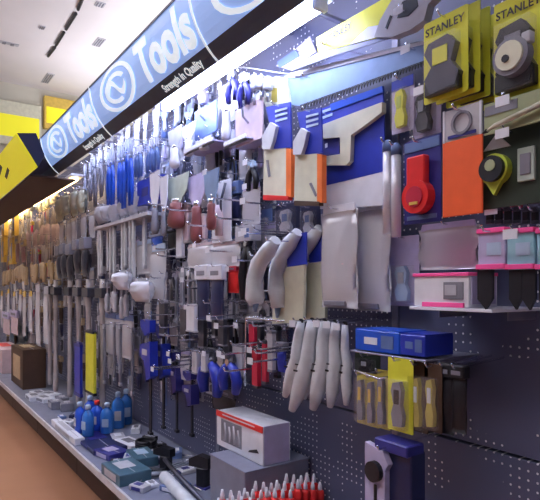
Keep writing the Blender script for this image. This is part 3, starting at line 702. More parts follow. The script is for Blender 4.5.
# cream handled pruning saws in blue sleeves
def px_tube(name, m, t, pts, Y, radii_px, n=10):
    q = [P(a, b, Y)-Vector(t.location) for a, b in pts]
    sc_ = [(P(a+1, b, Y)-P(a, b, Y)).length for a, b in pts]
    return MB().tube(q, [r*s*0.8 for r, s in zip(radii_px, sc_)], n).obj(name, m, t)
for i, (dx, dy, Y, lab) in enumerate([(0, 0, 1.16, 'pruning saw with wide cream curved handle in front of its blue sleeve'), (22, -4, 1.22, 'pruning saw with cream handle and square blue sleeve'), (-22, 8, 1.08, 'pruning saw with slim cream hooked handle')]):
    f = lambda *p: [(a+dx, b+dy) for a, b in p]
    o = P(288+dx, 232+dy, Y); t = thing('pruning_saw', lab, 'saw', o)
    if i < 2: shape('blue_sleeve', 'blue', t, f((287, 236), (306, 232), (306, 264), (287, 267)), Y+0.012, 0.006)
    if i < 2: shape('cream_pouch', 'cream', t, f((287, 267), (304, 265), (303, 322), (272, 324), (274, 292)), Y+0.013, 0.012)
    px_tube('handle', 'bone', t, f((298, 232), (290, 243), (281, 255), (276, 272), (277, 290), (278, 308 if i < 2 else 296)), Y, [4, 6, 6, 5.5, 7, 5])
    px_tube('blade_tip', 'satin', t, f((278, 304 if i < 2 else 292), (277, 318 if i < 2 else 304)), Y+0.004, [3, 1])
    if i == 0: shape('blue_clip', 'bright', t, f((270, 244), (276, 240), (276, 262), (270, 268)), Y-0.012, 0.02)
    hook(P(297+dx, 233+dy, Y).x, P(297+dx, 233+dy, Y).z, Y-0.02, 'cream handled pruning saws')
put(b_pack, 'blade_bag', 'grey clear bag of blades behind the cream pruning saws', 'bag', [(300, 262, 322, 312)], 1.29, who='grey blade bag', inner='grey')
put(b_card, 'blade_card', 'dark blue card with white tool above the pruning saws', 'card', [(276, 204, 300, 236), (301, 206, 320, 236)], 1.27, who='dark blue blade cards', card='dnavy', body='lgrey', accent='midblue', hk=0.15)

# six white curved sheaths on a long hook
SH = [((301, 322), (297, 346), (292, 372), (285, 396), 5.0), ((312, 321), (309, 345), (303, 376), (292, 410), 6.5), ((325, 322), (323, 346), (320, 376), (313, 409), 6.5),
      ((335, 323), (334, 346), (333, 376), (330, 407), 5.5), ((345, 325), (345, 350), (346, 378), (346, 405), 4.5), ((319, 320), (316, 345), (310, 370), (304, 398), 5.0)]
for i, (a, b, c, d, r) in enumerate(SH):
    Y = 1.14+0.012*i+(0.09 if i == 5 else 0)
    t = thing('curved_sheath', 'long white curved plastic sheath hanging above the red and white bin', 'sheath', P(*a, Y), 'white curved sheaths')
    mid = ((b[0]+c[0])/2+2, (b[1]+c[1])/2)
    q = [P(*p, Y)-P(*a, Y) for p in (a, ((a[0]+b[0])/2, (a[1]+b[1])/2), b, mid, c, ((c[0]+d[0])/2+1, (c[1]+d[1])/2), d)]
    s1 = (P(a[0]+1, a[1], Y)-P(*a, Y)).length*0.85; rr = [0.55, 0.75, 0.8, 0.95, 1.0, 0.95, 0.45]
    o = MB().tube(q, [r*s1*k for k in rr], 10).obj('body', 'bone', t); 
    e = P(c[0]-1, c[1]-6, Y)-P(*a, Y)
    MB().box(e.x, -r*s1*0.96, e.z, r*s1*0.7, 0.003, 0.006, 0).obj('dark_print', 'black', t)
    MB().box(e.x+0.004, -r*s1*0.90, e.z+0.022, r*s1*0.5, 0.004, 0.004, 0).obj('dark_print', 'black', t)
    MB().ring(0, 0.002, 0.010, 0.005, -0.003, 0.003, 10).obj('hang_ring', 'black', t)
    hook(P(*a, Y).x, P(*a, Y).z+0.004, Y-0.015, 'white curved sheaths')

# blue cartons and yellow/black tool cards, low right
for i, (bx, lab) in enumerate([((355, 331, 399, 352), 'bright blue carton with white print above the yellow tool cards'), ((400, 335, 425, 356), 'dark blue carton beside the bright blue one')]):
    x, z, W, H = rect(*bx, 1.15); t = thing('blue_carton', lab, 'box', (x, 1.15, z)); b_carton(t, W, H, m='bright' if i == 0 else 'blue', D=0.12, lab='white' if i == 0 else 'midblue')
x0, z0, W0, H0 = rect(352, 331, 428, 354, 1.15)
t = thing('carton_shelf', 'thin wire ledge carrying the two blue cartons', 'shelf', (x0, 1.14, z0-H0-0.001))
MB().box(0, (WY-1.14)/2, -0.004, W0, WY-1.14, 0.005, 0.001).obj('plate', 'post', t)
for s in (-1, 1): MB().box(s*W0*0.45, (WY-1.2)/2+0.06, -0.014, 0.004, WY-1.2, 0.018, 0.001).obj('bracket', 'post', t)
put(b_card, 'bit_card', 'dark green card tucked under the blue cartons', 'card', [(355, 354, 380, 374)], 1.26, who='dark green card', card='dkgreen', body='black', accent='white', hk=0.2)
put(b_card, 'bit_set_card', 'ochre yellow tool card hanging left of the bright yellow card', 'card', [(357, 372, 369, 424), (367, 374, 379, 427), (377, 370, 390, 429)], 1.17, group='ochre tool cards', who='ochre tool cards', card='ochre', body='grey', accent='gold', hk=0.1)
put(b_card, 'bit_set_card', 'bright yellow tool card with black tool in the low row', 'card', [(388, 358, 413, 432)], 1.14, who='bright yellow tool card', card='yellow', body='grey', accent='black', hk=0.28)
put(b_card, 'bit_set_card', 'dark tool card with grey inlay beside the bright yellow card', 'card', [(410, 362, 428, 432), (424, 364, 442, 432)], 1.16, group='dark tool cards', who='dark tool cards', card='brown', body='ochre', accent='bone', hk=0.18)
put(b_headpack, 'tool_pouch', 'black tool pouch at the end of the low card row', 'pouch', [(440, 363, 454, 434), (452, 365, 467, 433)], 1.18, group='black pouches', who='black pouches', head='black', body='black', k=0.2)
# long hook rail left of the cards
t = tag(MB().tube([P(352, 369, 1.12), P(378, 379, 1.12), P(378, 379, 1.12)+Vector((0.0, WY-1.12, 0.01))], 0.003, 6).obj('hook_rail', 'chrome'), 'chrome rail in front of the ochre tool cards', 'rail')
# blue and white pack low right
Y = 1.12; x, z, W, H = rect(370, 440, 411, 512, Y)
t = thing('tool_case', 'blue and pale lilac boxed tool with round black knob, low on the wall', 'box', (x, Y, z))
MB().box(0.18*W, 0.03, -H*0.55, W*0.64, 0.06, H*0.88, 0.004).obj('blue_case', 'dnavy', t)
MB().box(0.10*W, 0.02, -H*0.08, W*0.8, 0.07, H*0.16, 0.004).obj('blue_lid', 'indigo', t)
MB().prism([(-0.5*W, -0.10*H), (-0.05*W, -0.16*H), (0.08*W, -0.32*H), (0.0, -0.42*H), (0.0, -H), (-0.5*W, -H)], -0.02, 0.0).obj('pale_front', 'lilac', t)
MB().disc(-0.22*W, -0.46*H, 0.19*W, -0.036, -0.018, 18).obj('knob', 'black', t)
MB().box(-0.22*W, -0.022, -0.8*H, 0.06*W, 0.004, 0.3*H).obj('slot', 'black', t)
hook(x, z-0.02, Y-0.03, 'blue boxed tool')

# ------------------------------------------------------------------ upper middle: trowels, pliers, knives under the lamp
t = tag(MB().tube([P(205, 64, 1.20), P(250, 68, 1.20), P(292, 75, 1.20), P(292, 75, 1.20)+Vector((0, WY-1.20, 0.0))], 0.003, 6).obj('hanging_wire', 'steel'), 'thin steel wire strung under the bright lamp', 'wire')
put(b_trowel, 'plaster_trowel', 'trowel with muted blue plate hanging under the lamp', 'trowel', [(195, 84, 217, 136)], 1.22, who='blue plate trowel', blade='midblue', handle='lilac')
put(b_trowel, 'plaster_trowel', 'trowel with pale lilac plate and dark forked handle', 'trowel', [(236, 76, 263, 143)], 1.20, who='lilac plate trowel', blade='pinkpack', handle='darksteel')
put(b_pliers, 'pincers', 'dark violet pincers hanging between the trowels', 'pliers', [(226, 70, 238, 102), (238, 72, 250, 106)], 1.16, group='dark violet pincers', who='dark violet pincers', jaw='steel', gripm='indigo')
put(b_knife, 'filling_knife', 'white filling knife hanging between the two trowels', 'knife', [(219, 84, 234, 140)], 1.19, who='white filling knife', blade='white', handle='white')
put(b_driver, 'bradawl', 'slim white handled awl under the steel wire', 'awl', [(251, 76, 257, 104), (258, 76, 264, 100), (265, 77, 271, 102)], 1.19, group='white handled awls', who='white handled awls', shaft='steel', handle='bone', up=True, k=0.55)
put(b_driver, 'file', 'dark grey handled file hanging under the lamp glow', 'file', row(186, 222, 6.5, 82, 112, 4.5), 1.25, group='dark files', who='dark files', shaft='steel', handle='lilac', up=True, k=0.45)
put(b_knife, 'putty_knife', 'white bladed putty knife under the slogan band', 'knife', row(128, 184, 6.0, 127, 156, 5.5), 1.24, group='white putty knives', maxw=0.07, zj=0.015, yj=0.02, who='white putty knives', blade='white', handle='bone')
put(b_knife, 'wall_scraper', 'wide bone white scraper over the small ledge', 'scraper', [(168, 128, 182, 168), (182, 124, 196, 156), (197, 138, 212, 150)], 1.18, group='bone white scrapers', who='bone white scrapers', blade='bone', handle='white')
put(b_knife, 'wall_scraper', 'pale blue steel scraper next to the blue plate trowel', 'scraper', [(160, 100, 170, 140), (172, 96, 182, 130), (184, 104, 194, 136)], 1.27, group='pale blue scrapers', who='pale blue scrapers', blade='paleblue', handle='midblue')
for (a, b, nm) in (((184, 152), (213, 141), 'below the bone white scrapers'), ((224, 145), (246, 138), 'below the lilac trowel')):
    p, q = P(*a, 1.16), P(*b, 1.16); L = max(0.12, q.x-p.x)
    t = thing('wire_ledge', 'small dark edged ledge '+nm, 'shelf', ((p.x+q.x)/2, 1.16, (p.z+q.z)/2))
    MB().box(0, (WY-1.16)/2, 0, L, WY-1.16, 0.006, 0.001).obj('plate', 'lilac', t)
    MB().box(0, 0, 0.006, L, 0.006, 0.018, 0.001).obj('front_lip', 'white', t)
    MB().box(0, 0.004, -0.008, L, 0.006, 0.008, 0.001).obj('dark_rail', 'darksteel', t)  # thin dark strip under the ledge's front edge

# pliers rows
put(b_pliers, 'pliers', 'dark grey gripped pliers in the upper row near the yellow sign', 'pliers', row(84, 108, 4.2, 163, 206, 6.0), 1.17, group='dark grey pliers', maxw=0.07, zj=0.015, yj=0.02, who='dark grey pliers', jaw='steel', gripm='grey')
put(b_pliers, 'pliers', 'bright blue gripped pliers in the upper row', 'pliers', row(110.5, 134, 4.3, 150, 208, 7.0), 1.15, group='bright blue pliers', maxw=0.075, zj=0.015, yj=0.02, who='bright blue pliers', jaw='steel', gripm='bright')
put(b_pliers, 'pliers', 'muted blue small pliers hanging above the dark blue carton', 'pliers', row(138, 160, 4.6, 148, 178, 7), 1.20, group='muted blue pliers', maxw=0.075, zj=0.015, yj=0.02, who='muted blue pliers', jaw='lgrey', gripm='midblue')
put(b_pliers, 'pliers', 'pale steel pliers peeking above the bright blue row', 'pliers', row(90, 128, 5, 146, 176, 6), 1.27, group='pale steel pliers', maxw=0.06, zj=0.015, yj=0.02, who='pale steel pliers', jaw='white', gripm='bone')
put(b_carton, 'blue_pack', 'dark blue carton hanging beside the bright blue pliers', 'box', [(137, 178, 159, 203)], 1.17, who='dark blue carton', m='blue', D=0.05, lab='indigo')

# ------------------------------------------------------------------ middle: knives with red-brown handles and neighbours
put(b_knife, 'joint_knife', 'pale green putty knife with red-brown handle', 'knife', [(165, 176, 189, 228)], 1.17, who='pale green putty knife', blade='palegreen', handle='maroon')
put(b_knife, 'joint_knife', 'lilac steel putty knife with long red-brown handle', 'knife', [(188, 174, 206, 243)], 1.19, who='lilac putty knife', blade='lilac', handle='maroon', k=0.48)
put(b_knife, 'joint_knife', 'narrow putty knife with fat red-brown handle beside the white fork card', 'knife', [(204, 170, 219, 230)], 1.12, who='narrow putty knife', blade='satin', handle='maroon', k=0.56)
Y = 1.18; x, z, W, H = rect(212, 181, 231, 242, Y)
t = thing('fork_card', 'white card with a forked steel puller', 'card', (x, Y, z))
MB().box(0, 0.002, -H/2, W, 0.004, H, 0.001).obj('backing_card', 'white', t)
for s in (-1, 1): MB().tube([(s*0.3*W, -0.008, -0.06*H), (s*0.08*W, -0.010, -0.35*H), (s*0.05*W, -0.010, -0.8*H)], 0.006, 8).obj('fork_arm', 'darksteel', t)
MB().lathe([(0.10*W, -0.9*H), (0.13*W, -0.6*H), (0.08*W, -0.4*H)], 0, -0.012, 10).obj('grip', 'pinkpack', t)
hook(x, z-0.008, Y-0.02, 'white fork card')
put(b_bar, 'mixing_paddle', 'pinkish flat wooden strip between the putty knives', 'strip', [(183, 203, 190, 243), (198, 214, 207, 244)], 1.21, group='pinkish strips', who='pinkish strips', bar='pinkpack', cap='wood')
put(b_headpack, 'knife_pack', 'black small pouch under the pale green putty knife', 'pouch', [(168, 226, 177, 248)], 1.20, who='black small pouch', head='black', body='black')
put(b_bar, 'white_scale', 'slim white scale bar beside the black pouch', 'ruler', [(177, 227, 184, 258)], 1.20, who='slim white scale', bar='white', cap='lgrey')
put(b_headpack, 'navy_pouch', 'navy pouch hanging right of the white fork card', 'pouch', [(231, 182, 241, 226)], 1.22, who='navy pouch', head='midblue', body='dnavy')
put(b_pack, 'hardware_bag', 'lilac clear bag hanging right of the navy pouch', 'bag', [(243, 184, 260, 226)], 1.22, who='lilac clear bag', inner='lilac')
put(b_pliers, 'pincers', 'black pincers with pale blue jaws near the orange edged sleeve', 'pliers', [(246, 160, 258, 190)], 1.20, who='black pincers', jaw='paleblue', gripm='black')
put(b_carton, 'grey_box', 'small pale grey box hung on a wire under the lilac bag', 'box', [(235, 226, 251, 241)], 1.18, who='small grey box', m='lgrey', D=0.05, lab='white')
put(b_pack, 'hardware_bag', 'wide pinkish clear bag above the white headed pouches', 'bag', [(188, 243, 214, 268), (212, 242, 240, 268)], 1.19, group='pinkish wide bags', who='pinkish wide bags', head='pinkpack', inner='pinkpack')
put(b_headpack, 'glove_pack', 'navy pack with white header box', 'pack', [(197, 265, 210, 320), (211, 265, 224, 320)], 1.16, group='navy packs with white headers', who='navy packs', head='white', body='dnavy', k=0.27)
put(b_headpack, 'red_pack', 'small red pack hanging beside the navy packs', 'pack', [(228, 266, 239, 293)], 1.20, who='small red pack', head='crimson', body='red', k=0.2)
put(b_pliers, 'bolt_cutter', 'black handled long cutter left of the cream pruning saws', 'cutter', [(240, 224, 256, 300)], 1.20, who='black long cutter', jaw='darksteel', gripm='black')
put(b_wrench, 'spanner', 'long grey steel spanner above the blue bar clamps', 'spanner', row(163, 196, 5.2, 270, 322, 6), 1.20, group='grey steel spanners', maxw=0.05, zj=0.015, yj=0.02, who='grey steel spanners', m='steel')
put(b_bar, 'flat_file', 'dark flat file among the steel spanners', 'file', [(160, 300, 167, 336), (181, 306, 188, 342), (199, 318, 206, 348), (213, 300, 217, 338), (219, 318, 226, 346)], 1.17, group='dark flat files', who='dark flat files', bar='darksteel', cap='grey')
put(b_bar, 'white_label_bar', 'white flat blade hanging below the navy packs', 'blade', [(187, 304, 197, 332)], 1.14, who='white flat blade', bar='white', cap='lgrey')
for bx in ((163, 303, 172), (183, 306, 200), (207, 303, 216), (172, 352, 196), (180, 358, 200), (213, 316, 246)):
    p = P(bx[0], bx[1], 1.10); hook(p.x, p.z, 1.10, 'spanners')
put(b_pack, 'hardware_bag', 'pale blue bag of parts left of the steel spanners', 'bag', [(137, 240, 152, 275), (150, 244, 166, 300)], 1.18, group='pale blue part bags', who='pale blue part bags', head='paleblue', inner='paleblue')
put(b_knife, 'long_shears', 'tall white blade tool with thin dark handle', 'shears', [(150, 172, 160, 234), (160, 176, 168, 236)], 1.14, group='tall white blades', who='tall white blades', blade='white', handle='grey', k=0.6)
put(b_headpack, 'blue_pouch', 'small mid blue pouch under the tall white blades', 'pouch', [(151, 230, 163, 252)], 1.19, who='mid blue pouch', head='paleblue', body='bright')
put(b_sack, 'rag_bundle', 'round white bundle hanging above the blue bar clamps', 'bundle', [(118, 270, 128, 290), (133, 278, 152, 302)], 1.09, maxw=0.2, group='white bundles', who='white bundles', m='white', D=0.12)
# rack right of centre with red strips
t = thing('hanging_rack', 'chrome hanging rack of red and grey strips above the bin', 'rack', P(247, 318, 1.16))
o = t.location
MB().tube([P(245, 386, 1.16)-o, P(246, 318, 1.16)-o, P(281, 321, 1.16)-o], 0.004, 8).obj('frame_bar', 'chrome', t)
MB().tube([P(246, 318, 1.16)-o, P(246, 318, 1.16)-o+Vector((0, WY-1.16, 0))], 0.004, 8).obj('wall_arm', 'chrome', t)
MB().tube([P(281, 321, 1.16)-o, P(281, 321, 1.16)-o+Vector((0, WY-1.16, 0))], 0.004, 8).obj('wall_arm', 'chrome', t)
put(b_bar, 'red_strip', 'crimson flat strip hanging from the chrome rack', 'strip', [(250, 322, 256, 350), (253, 346, 260, 388), (263, 340, 268, 384)], 1.18, group='crimson strips', who='crimson strips', bar='crimson', cap='darksteel')
put(b_bar, 'grey_strip', 'grey flat strip beside the chrome rack', 'strip', [(233, 344, 245, 377), (268, 330, 275, 372)], 1.19, group='grey strips', who='grey strips', bar='lgrey', cap='grey')
put(b_bar, 'grey_strip', 'dark strip hanging inside the chrome rack', 'strip', [(224, 318, 232, 366), (257, 322, 263, 346), (275, 326, 280, 378), (240, 322, 245, 344)], 1.22, group='dark strips', who='dark strips', bar='darksteel', cap='black')
put(b_headpack, 'blue_pouch', 'narrow blue pouch left of the white curved sheaths', 'pouch', [(278, 342, 286, 372)], 1.20, who='narrow blue pouch', head='grey', body='blue')
put(b_pliers, 'pliers', 'blue gripped pliers on the low hooks left of the bin', 'pliers', [(200, 350, 222, 394), (220, 352, 240, 392)], 1.16, group='low blue pliers', who='low blue pliers', jaw='darksteel', gripm='blue')
put(b_headpack, 'black_pouch', 'black pouch hanging behind the red and white bin', 'pouch', [(212, 388, 236, 412)], 1.25, who='black pouch', head='darksteel', body='black')
put(b_clamp, 'bar_clamp', 'blue bar clamp hanging behind the front bar clamp', 'clamp', [(154, 324, 171, 428)], 1.21, who='blue bar clamps', body='blue', maxw=0.15)
put(b_clamp, 'bar_clamp', 'blue bar clamp with long black bar hanging foremost above the shelf', 'clamp', [(139, 320, 160, 434)], 1.14, who='blue bar clamps', body='blue', maxw=0.17)
put(b_clamp, 'bar_clamp', 'muted blue bar clamp behind the bright blue pair', 'clamp', [(170, 350, 182, 432), (184, 372, 198, 436)], 1.26, maxw=0.12, group='muted bar clamps', who='muted blue bar clamps', body='indigo')
put(b_bar, 'square_blade', 'short pale blade hanging below the spanners', 'blade', [(193, 350, 199, 374), (202, 352, 208, 372)], 1.14, group='short pale blades', who='short pale blades', bar='lgrey', cap='grey')

# ------------------------------------------------------------------ left middle
t = thing('tool_rack', 'white slotted tool rack holding the silver bars', 'rack', P(120, 222, 1.12)); o = t.location
a, b = P(96, 226, 1.12), P(150, 222, 1.12)
MB().box((a.x+b.x)/2-o.x, 0.06, 0, b.x-a.x, 0.14, 0.02).obj('rack_plate', 'lgrey', t)
MB().box((a.x+b.x)/2-o.x, -0.01, 0.0, b.x-a.x, 0.01, 0.02).obj('front_lip', 'lgrey', t)
for s in (0.05, 0.95): MB().box(a.x+(b.x-a.x)*s-o.x, 0.19, 0, 0.02, WY-1.12-0.12, 0.015).obj('arm', 'post', t)
put(b_bar, 'silver_bar', 'silver flat bar standing in the white rack', 'bar', row(98, 147, 3.6, 228, 278, 3.6), 1.15, group='silver bars', maxw=0.032, zj=0.015, yj=0.02, bar='bone', cap='steel')
put(b_sack, 'soft_pack', 'whitish soft pack lying above the silver bars', 'pack', row(102, 148, 7.5, 206, 226, 8), 1.20, group='whitish soft packs', maxw=0.13, zj=0.015, yj=0.02, who='whitish soft packs', m='lgrey', D=0.09)
put(b_driver, 'screwdriver', 'small grey blue screwdriver in the row under the silver bars', 'screwdriver', row(100, 128, 4.2, 282, 312, 3.6), 1.15, group='grey blue screwdrivers', maxw=0.035, zj=0.015, yj=0.02, who='grey blue screwdrivers', shaft='steel', handle='lgrey', k=0.4)
put(b_pack, 'hardware_bag', 'grey blue clear bag below the small screwdrivers', 'bag', row(104, 132, 8, 312, 352, 8), 1.20, group='grey blue clear bags', who='grey blue bags', head='midblue', inner='lilac')
put(b_bar, 'chisel_strip', 'dark steel strip beside the yellow level', 'strip', row(100, 136, 7, 322, 384, 3), 1.15, group='dark steel strips', maxw=0.03, zj=0.015, yj=0.02, who='dark steel strips', bar='grey', cap='steel')
put(b_sledge, 'sledge_hammer', 'long wooden handled sledge hammer with dark head', 'hammer', [(45+i*9.3+i*i*0.22, 280-i*0.2, 52+i*9.3+i*i*0.22, HY+0.895*0.8228*(151.5+i*9.3+i*i*0.22)/1.14) for i in range(6)], 1.14, group='long handled sledge hammers', maxw=0.1, yj=0.02, who='sledge hammers')
put(b_bar, 'spirit_level', 'bright blue level hanging among the long wooden handles', 'level', [(75, 342, 82, 396)], 1.11, who='bright blue level', bar='blue', cap='indigo')
put(b_bar, 'spirit_level', 'yellow level with black ends beside the long wooden handles', 'level', [(86, 330, 96, 394)], 1.09, who='yellow level', bar='yellow', cap='black', tip=0.05)
put(b_headpack, 'dark_pouch', 'dark hammer pouch hung over the long wooden handles', 'pouch', row(58, 96, 7, 246, 278, 8), 1.13, group='dark hammer pouches', maxw=0.13, zj=0.015, yj=0.02, who='dark hammer pouches', head='grey', body='darksteel', D=0.06)
put(b_sack, 'soft_pack', 'sage soft pack under the yellow sign box end', 'pack', row(61, 80, 6, 196, 222, 7), 1.13, group='sage soft packs', maxw=0.13, zj=0.015, yj=0.02, who='sage soft packs', m='palegreenpack', D=0.08)
put(b_pack, 'hardware_bag', 'beige clear bag hanging under the sage packs', 'bag', row(62, 94, 6.5, 222, 248, 7), 1.14, group='beige clear bags', maxw=0.12, zj=0.015, yj=0.02, who='beige clear bags', head='beige', inner='tan')
put(b_pack, 'long_bag', 'tall grey clear bag left of the sledge hammers', 'bag', [(35, 284, 41, 344), (43, 286, 49, 344)], 1.08, maxw=0.16, group='tall grey bags', who='tall grey bags', head='lgrey', inner='lgrey')
q = P(33, 222, 1.26); t = tag(MB().tube([(q.x, q.y, DECK), (q.x, q.y, q.z)], 0.012, 8).obj('rack_pole', 'lgrey'), 'thin pale upright pole among the beige packs', 'pole')
# ------------------------------------------------------------------ far left, warm lit
put(b_driver, 'brush', 'small beige brush in the top row under the yellow sign', 'brush', row(8, 58, 1.8, 210, 228, 2.4), 1.22, group='beige brushes', maxw=0.045, zj=0.015, yj=0.02, who='beige brushes', shaft='tan', handle='cream', k=0.4)
put(b_driver, 'roller_handle', 'beige roller handle in the second row', 'handle', row(8, 60, 1.9, 231, 256, 2.6), 1.22, group='beige roller handles', maxw=0.045, zj=0.015, yj=0.02, who='beige roller handles', shaft='beige', handle='pinkpack', k=0.45)
put(b_carton, 'yellow_box', 'golden yellow carton stacked under the yellow sign', 'box', [(-2, 212, 8, 236), (8, 212, 18, 236), (-2, 237, 7, 262), (7, 238, 15, 264)], 1.12, group='golden cartons', maxw=0.2, who='golden cartons', m='gold', D=0.05, lab='cream')
put(b_headpack, 'pink_pack', 'reddish pack hanging beside the golden cartons', 'pack', [(15, 236, 20, 262), (21, 240, 26, 262)], 1.12, maxw=0.2, group='reddish packs', who='reddish packs', head='tan', body='maroon')
put(b_driver, 'scrub_brush', 'tan brush in the third row of the warm lit bay', 'brush', row(4, 58, 2.0, 256, 284, 2.6), 1.16, group='tan brushes', maxw=0.045, zj=0.015, yj=0.02, who='tan brushes', shaft='wood', handle='tan', k=0.5)
put(b_pack, 'hardware_bag', 'pinkish bag in the warm lit bay', 'bag', row(2, 34, 5.5, 290, 324, 5), 1.14, group='pinkish bags', maxw=0.14, zj=0.015, yj=0.02, who='pinkish bags', head='gold', inner='pinkpack')
put(b_headpack, 'purple_pack', 'purple and pink pack above the red tub', 'pack', [(3, 312, 10, 334), (11, 310, 18, 334)], 1.10, group='purple packs', who='purple packs', head='lilac', body='pinkpack')
put(b_sack, 'soft_pack', 'teal grey soft pack above the dark brown carton', 'pack', [(10, 326, 18, 342), (19, 322, 27, 344)], 1.25, group='teal grey packs', who='teal grey packs', m='teal', D=0.08)

# ------------------------------------------------------------------ things on the shelf
def stand(name, label, cat, px, py, rz=0.0, group=None): 
    p = G(px, py, DECK); return thing(name, label, cat, (p.x, p.y, DECK), group, rz)
def carton(name, label, px, py, sx, sy, sz, m, lab='white', rz=0.0, group=None, z=0.0):
    t = stand(name, label, 'box', px, py, rz, group); t.location.z += z
    ca = MB().box(0, 0, sz/2, sx, sy, sz, 0.003).obj('carton', m, t)
    MB().box(-0.1*sx, 0, sz+0.0008, sx*0.45, sy*0.5, 0.0016, 0).obj('top_label', lab, ca)
    MB().box(0, -sy/2-0.0008, sz/2, sx*0.6, 0.0016, sz*0.6, 0).obj('front_label', lab, ca)
    MB().box(0, 0, sz+0.0005, sx*0.9, 0.004, 0.001, 0).obj('tape', 'lgrey', ca)
    return t
carton('brown_carton', 'dark brown carton standing at the far end of the shelf', 28, 384, 0.60, 0.20, 0.36, 'brown', 'tan')
carton('red_tub', 'salmon red tub box beyond the dark brown carton', 6, 368, 0.9, 0.22, 0.26, 'pinkpack', 'red')
for i, (px, py) in enumerate([(34, 399), (39, 396), (45, 401), (50, 397)]):
    carton('white_flat_box', 'small white flat box lying near the dark brown carton', px, py, 0.20, 0.10, 0.035, 'white', 'grey', rz=0.1*i, group='small white flat boxes')
for i, (px, py) in enumerate([(56, 408), (62, 404), (67, 410)]):
    carton('dark_box', 'dark grey small box under the long wooden handles', px, py, 0.13, 0.09, 0.06, 'grey', 'lgrey', rz=-0.1*i, group='dark grey small boxes')
p, q = G(55, 424, DECK), G(79, 446, DECK)
carton('white_long_box', 'long white narrow box lying along the price rail', 67, 434, (q.x-p.x)*0.95, 0.06, 0.04, 'white', 'lgrey')
carton('dark_tray', 'dark navy tray under the blue spray bottles', 95, 440, 0.62, 0.20, 0.025, 'dnavy', 'indigo')
for i, (px, py, m_, lab) in enumerate([(80, 436, 'bright', 0), (88, 440, 'sky', 0), (97, 434, 'bright', 0), (107, 437, 'sky', 0), (118, 428, 'sky', 1), (126, 424, 'sky', 1), (90, 428, 'bright', 0)]):
    t = stand('spray_bottle', 'blue bottle with pale label standing on the dark navy tray' if not lab else 'sky blue bottle standing behind the dark navy tray', 'bottle', px, py, 0.3*i, 'blue bottles on tray' if not lab else 'sky blue bottles')
    if not lab: t.location.z += 0.025
    h = 0.19 if not lab else 0.24; r = 0.042
    MB().lathe([(r*0.9, 0), (r, 0.01), (r, h*0.62), (r*0.8, h*0.74), (r*0.35, h*0.82), (r*0.33, h*0.88)], 0, 0, 14, 0.75).obj('bottle_body', m_, t)
    MB().lathe([(r*0.42, h*0.86), (r*0.42, h*0.97), (r*0.3, h)], 0, 0, 10).obj('cap', 'red' if i == 2 else 'paleblue', t)
    MB().box(0, -r*0.76, h*0.36, r*1.0, 0.004, h*0.26, 0.001).obj('label', 'paleblue' if i % 2 else 'lgrey', t)
carton('indigo_box', 'indigo and white flat box in front of the blue bottles', 112, 456, 0.17, 0.13, 0.035, 'indigo', 'lilac', rz=0.2)
carton('teal_box', 'dark teal box with white window label', 126, 477, 0.24, 0.16, 0.055, 'teal', 'lgrey', rz=0.05)
carton('teal_box', 'smaller dark teal box behind the window labelled one', 142, 462, 0.20, 0.12, 0.05, 'teal', 'paleblue', rz=-0.1)
carton('white_set_box', 'flat white tool set box beside the black coil', 130, 446, 0.20, 0.10, 0.03, 'white', 'grey', rz=0.15)
carton('white_set_box', 'small flat white box near the blue bottles', 118, 440, 0.13, 0.08, 0.03, 'lgrey', 'white', rz=-0.2)
t = stand('cable_coil', 'black cable coil lying on the grey shelf', 'coil', 146, 450)
for k in range(4): MB().tube([(0.055*math.cos(a*0.5236), 0.055*math.sin(a*0.5236), 0.010+0.014*k) for a in range(13)], 0.009, 6).obj('turn', 'black', t)
# caulking gun: white cradle, dark handle
p, q = G(160, 478, DECK), G(200, 522, DECK); d = q-p; L = d.length
t = thing('caulking_gun', 'long pale caulking gun with dark rod lying on the shelf', 'gun', (p.x, p.y, DECK), None, math.atan2(d.y, d.x))
MB().tube([(0.04, 0, 0.030), (0.08, 0, 0.030), (L*0.9, 0, 0.030), (L*0.95, 0, 0.030)], [0.012, 0.028, 0.028, 0.012], 12).obj('cradle', 'bone', t)
MB().tube([(-0.10, 0.05, 0.06), (0.05, 0.045, 0.055), (L, 0.042, 0.040)], 0.011, 8).obj('rod', 'darksteel', t)
MB().tube([(0.0, 0.02, 0.030), (-0.05, -0.03, 0.028), (-0.06, -0.08, 0.026)], [0.014, 0.016, 0.012], 8).obj('handle', 'black', t)
MB().tube([(0.02, 0.03, 0.030), (-0.01, -0.04, 0.024), (0.0, -0.09, 0.020)], [0.010, 0.010, 0.008], 8).obj('trigger', 'steel', t)
for i, (px, py, h, lab) in enumerate([(166, 470, 0.12, 'black squat tool stand behind the caulking gun'), (203, 487, 0.15, 'black upright glue gun standing near the grey riser')]):
    t = stand('glue_gun', lab, 'tool', px, py, 0.4)
    MB().box(0, 0, h*0.32, 0.055, 0.045, h*0.64, 0.006).obj('grip', 'black', t)
    MB().prism([(-0.07, h*0.62), (0.045, h*0.62), (0.045, h*0.95), (-0.02, h), (-0.07, h*0.84)], -0.02, 0.02).obj('body', 'black', t)
    MB().tube([(-0.07, 0, h*0.74), (-0.10, 0, h*0.72)], [0.010, 0.004], 8).obj('nozzle', 'lgrey', t)
    MB().box(0, 0, 0.004, 0.08, 0.06, 0.008).obj('base', 'indigo', t)
for i in range(6):
    p = G(182+i*2.4, 462+i*1.2, DECK); t = tag(MB().tube([(0, 0, 0.005), (0.05, -0.16, 0.006)], 0.003, 6).obj('steel_rod', 'white'), 'thin white rod lying between the two black tools', 'rod', 'thin white rods'); t.location = p+Vector((0, 0, 0.0))

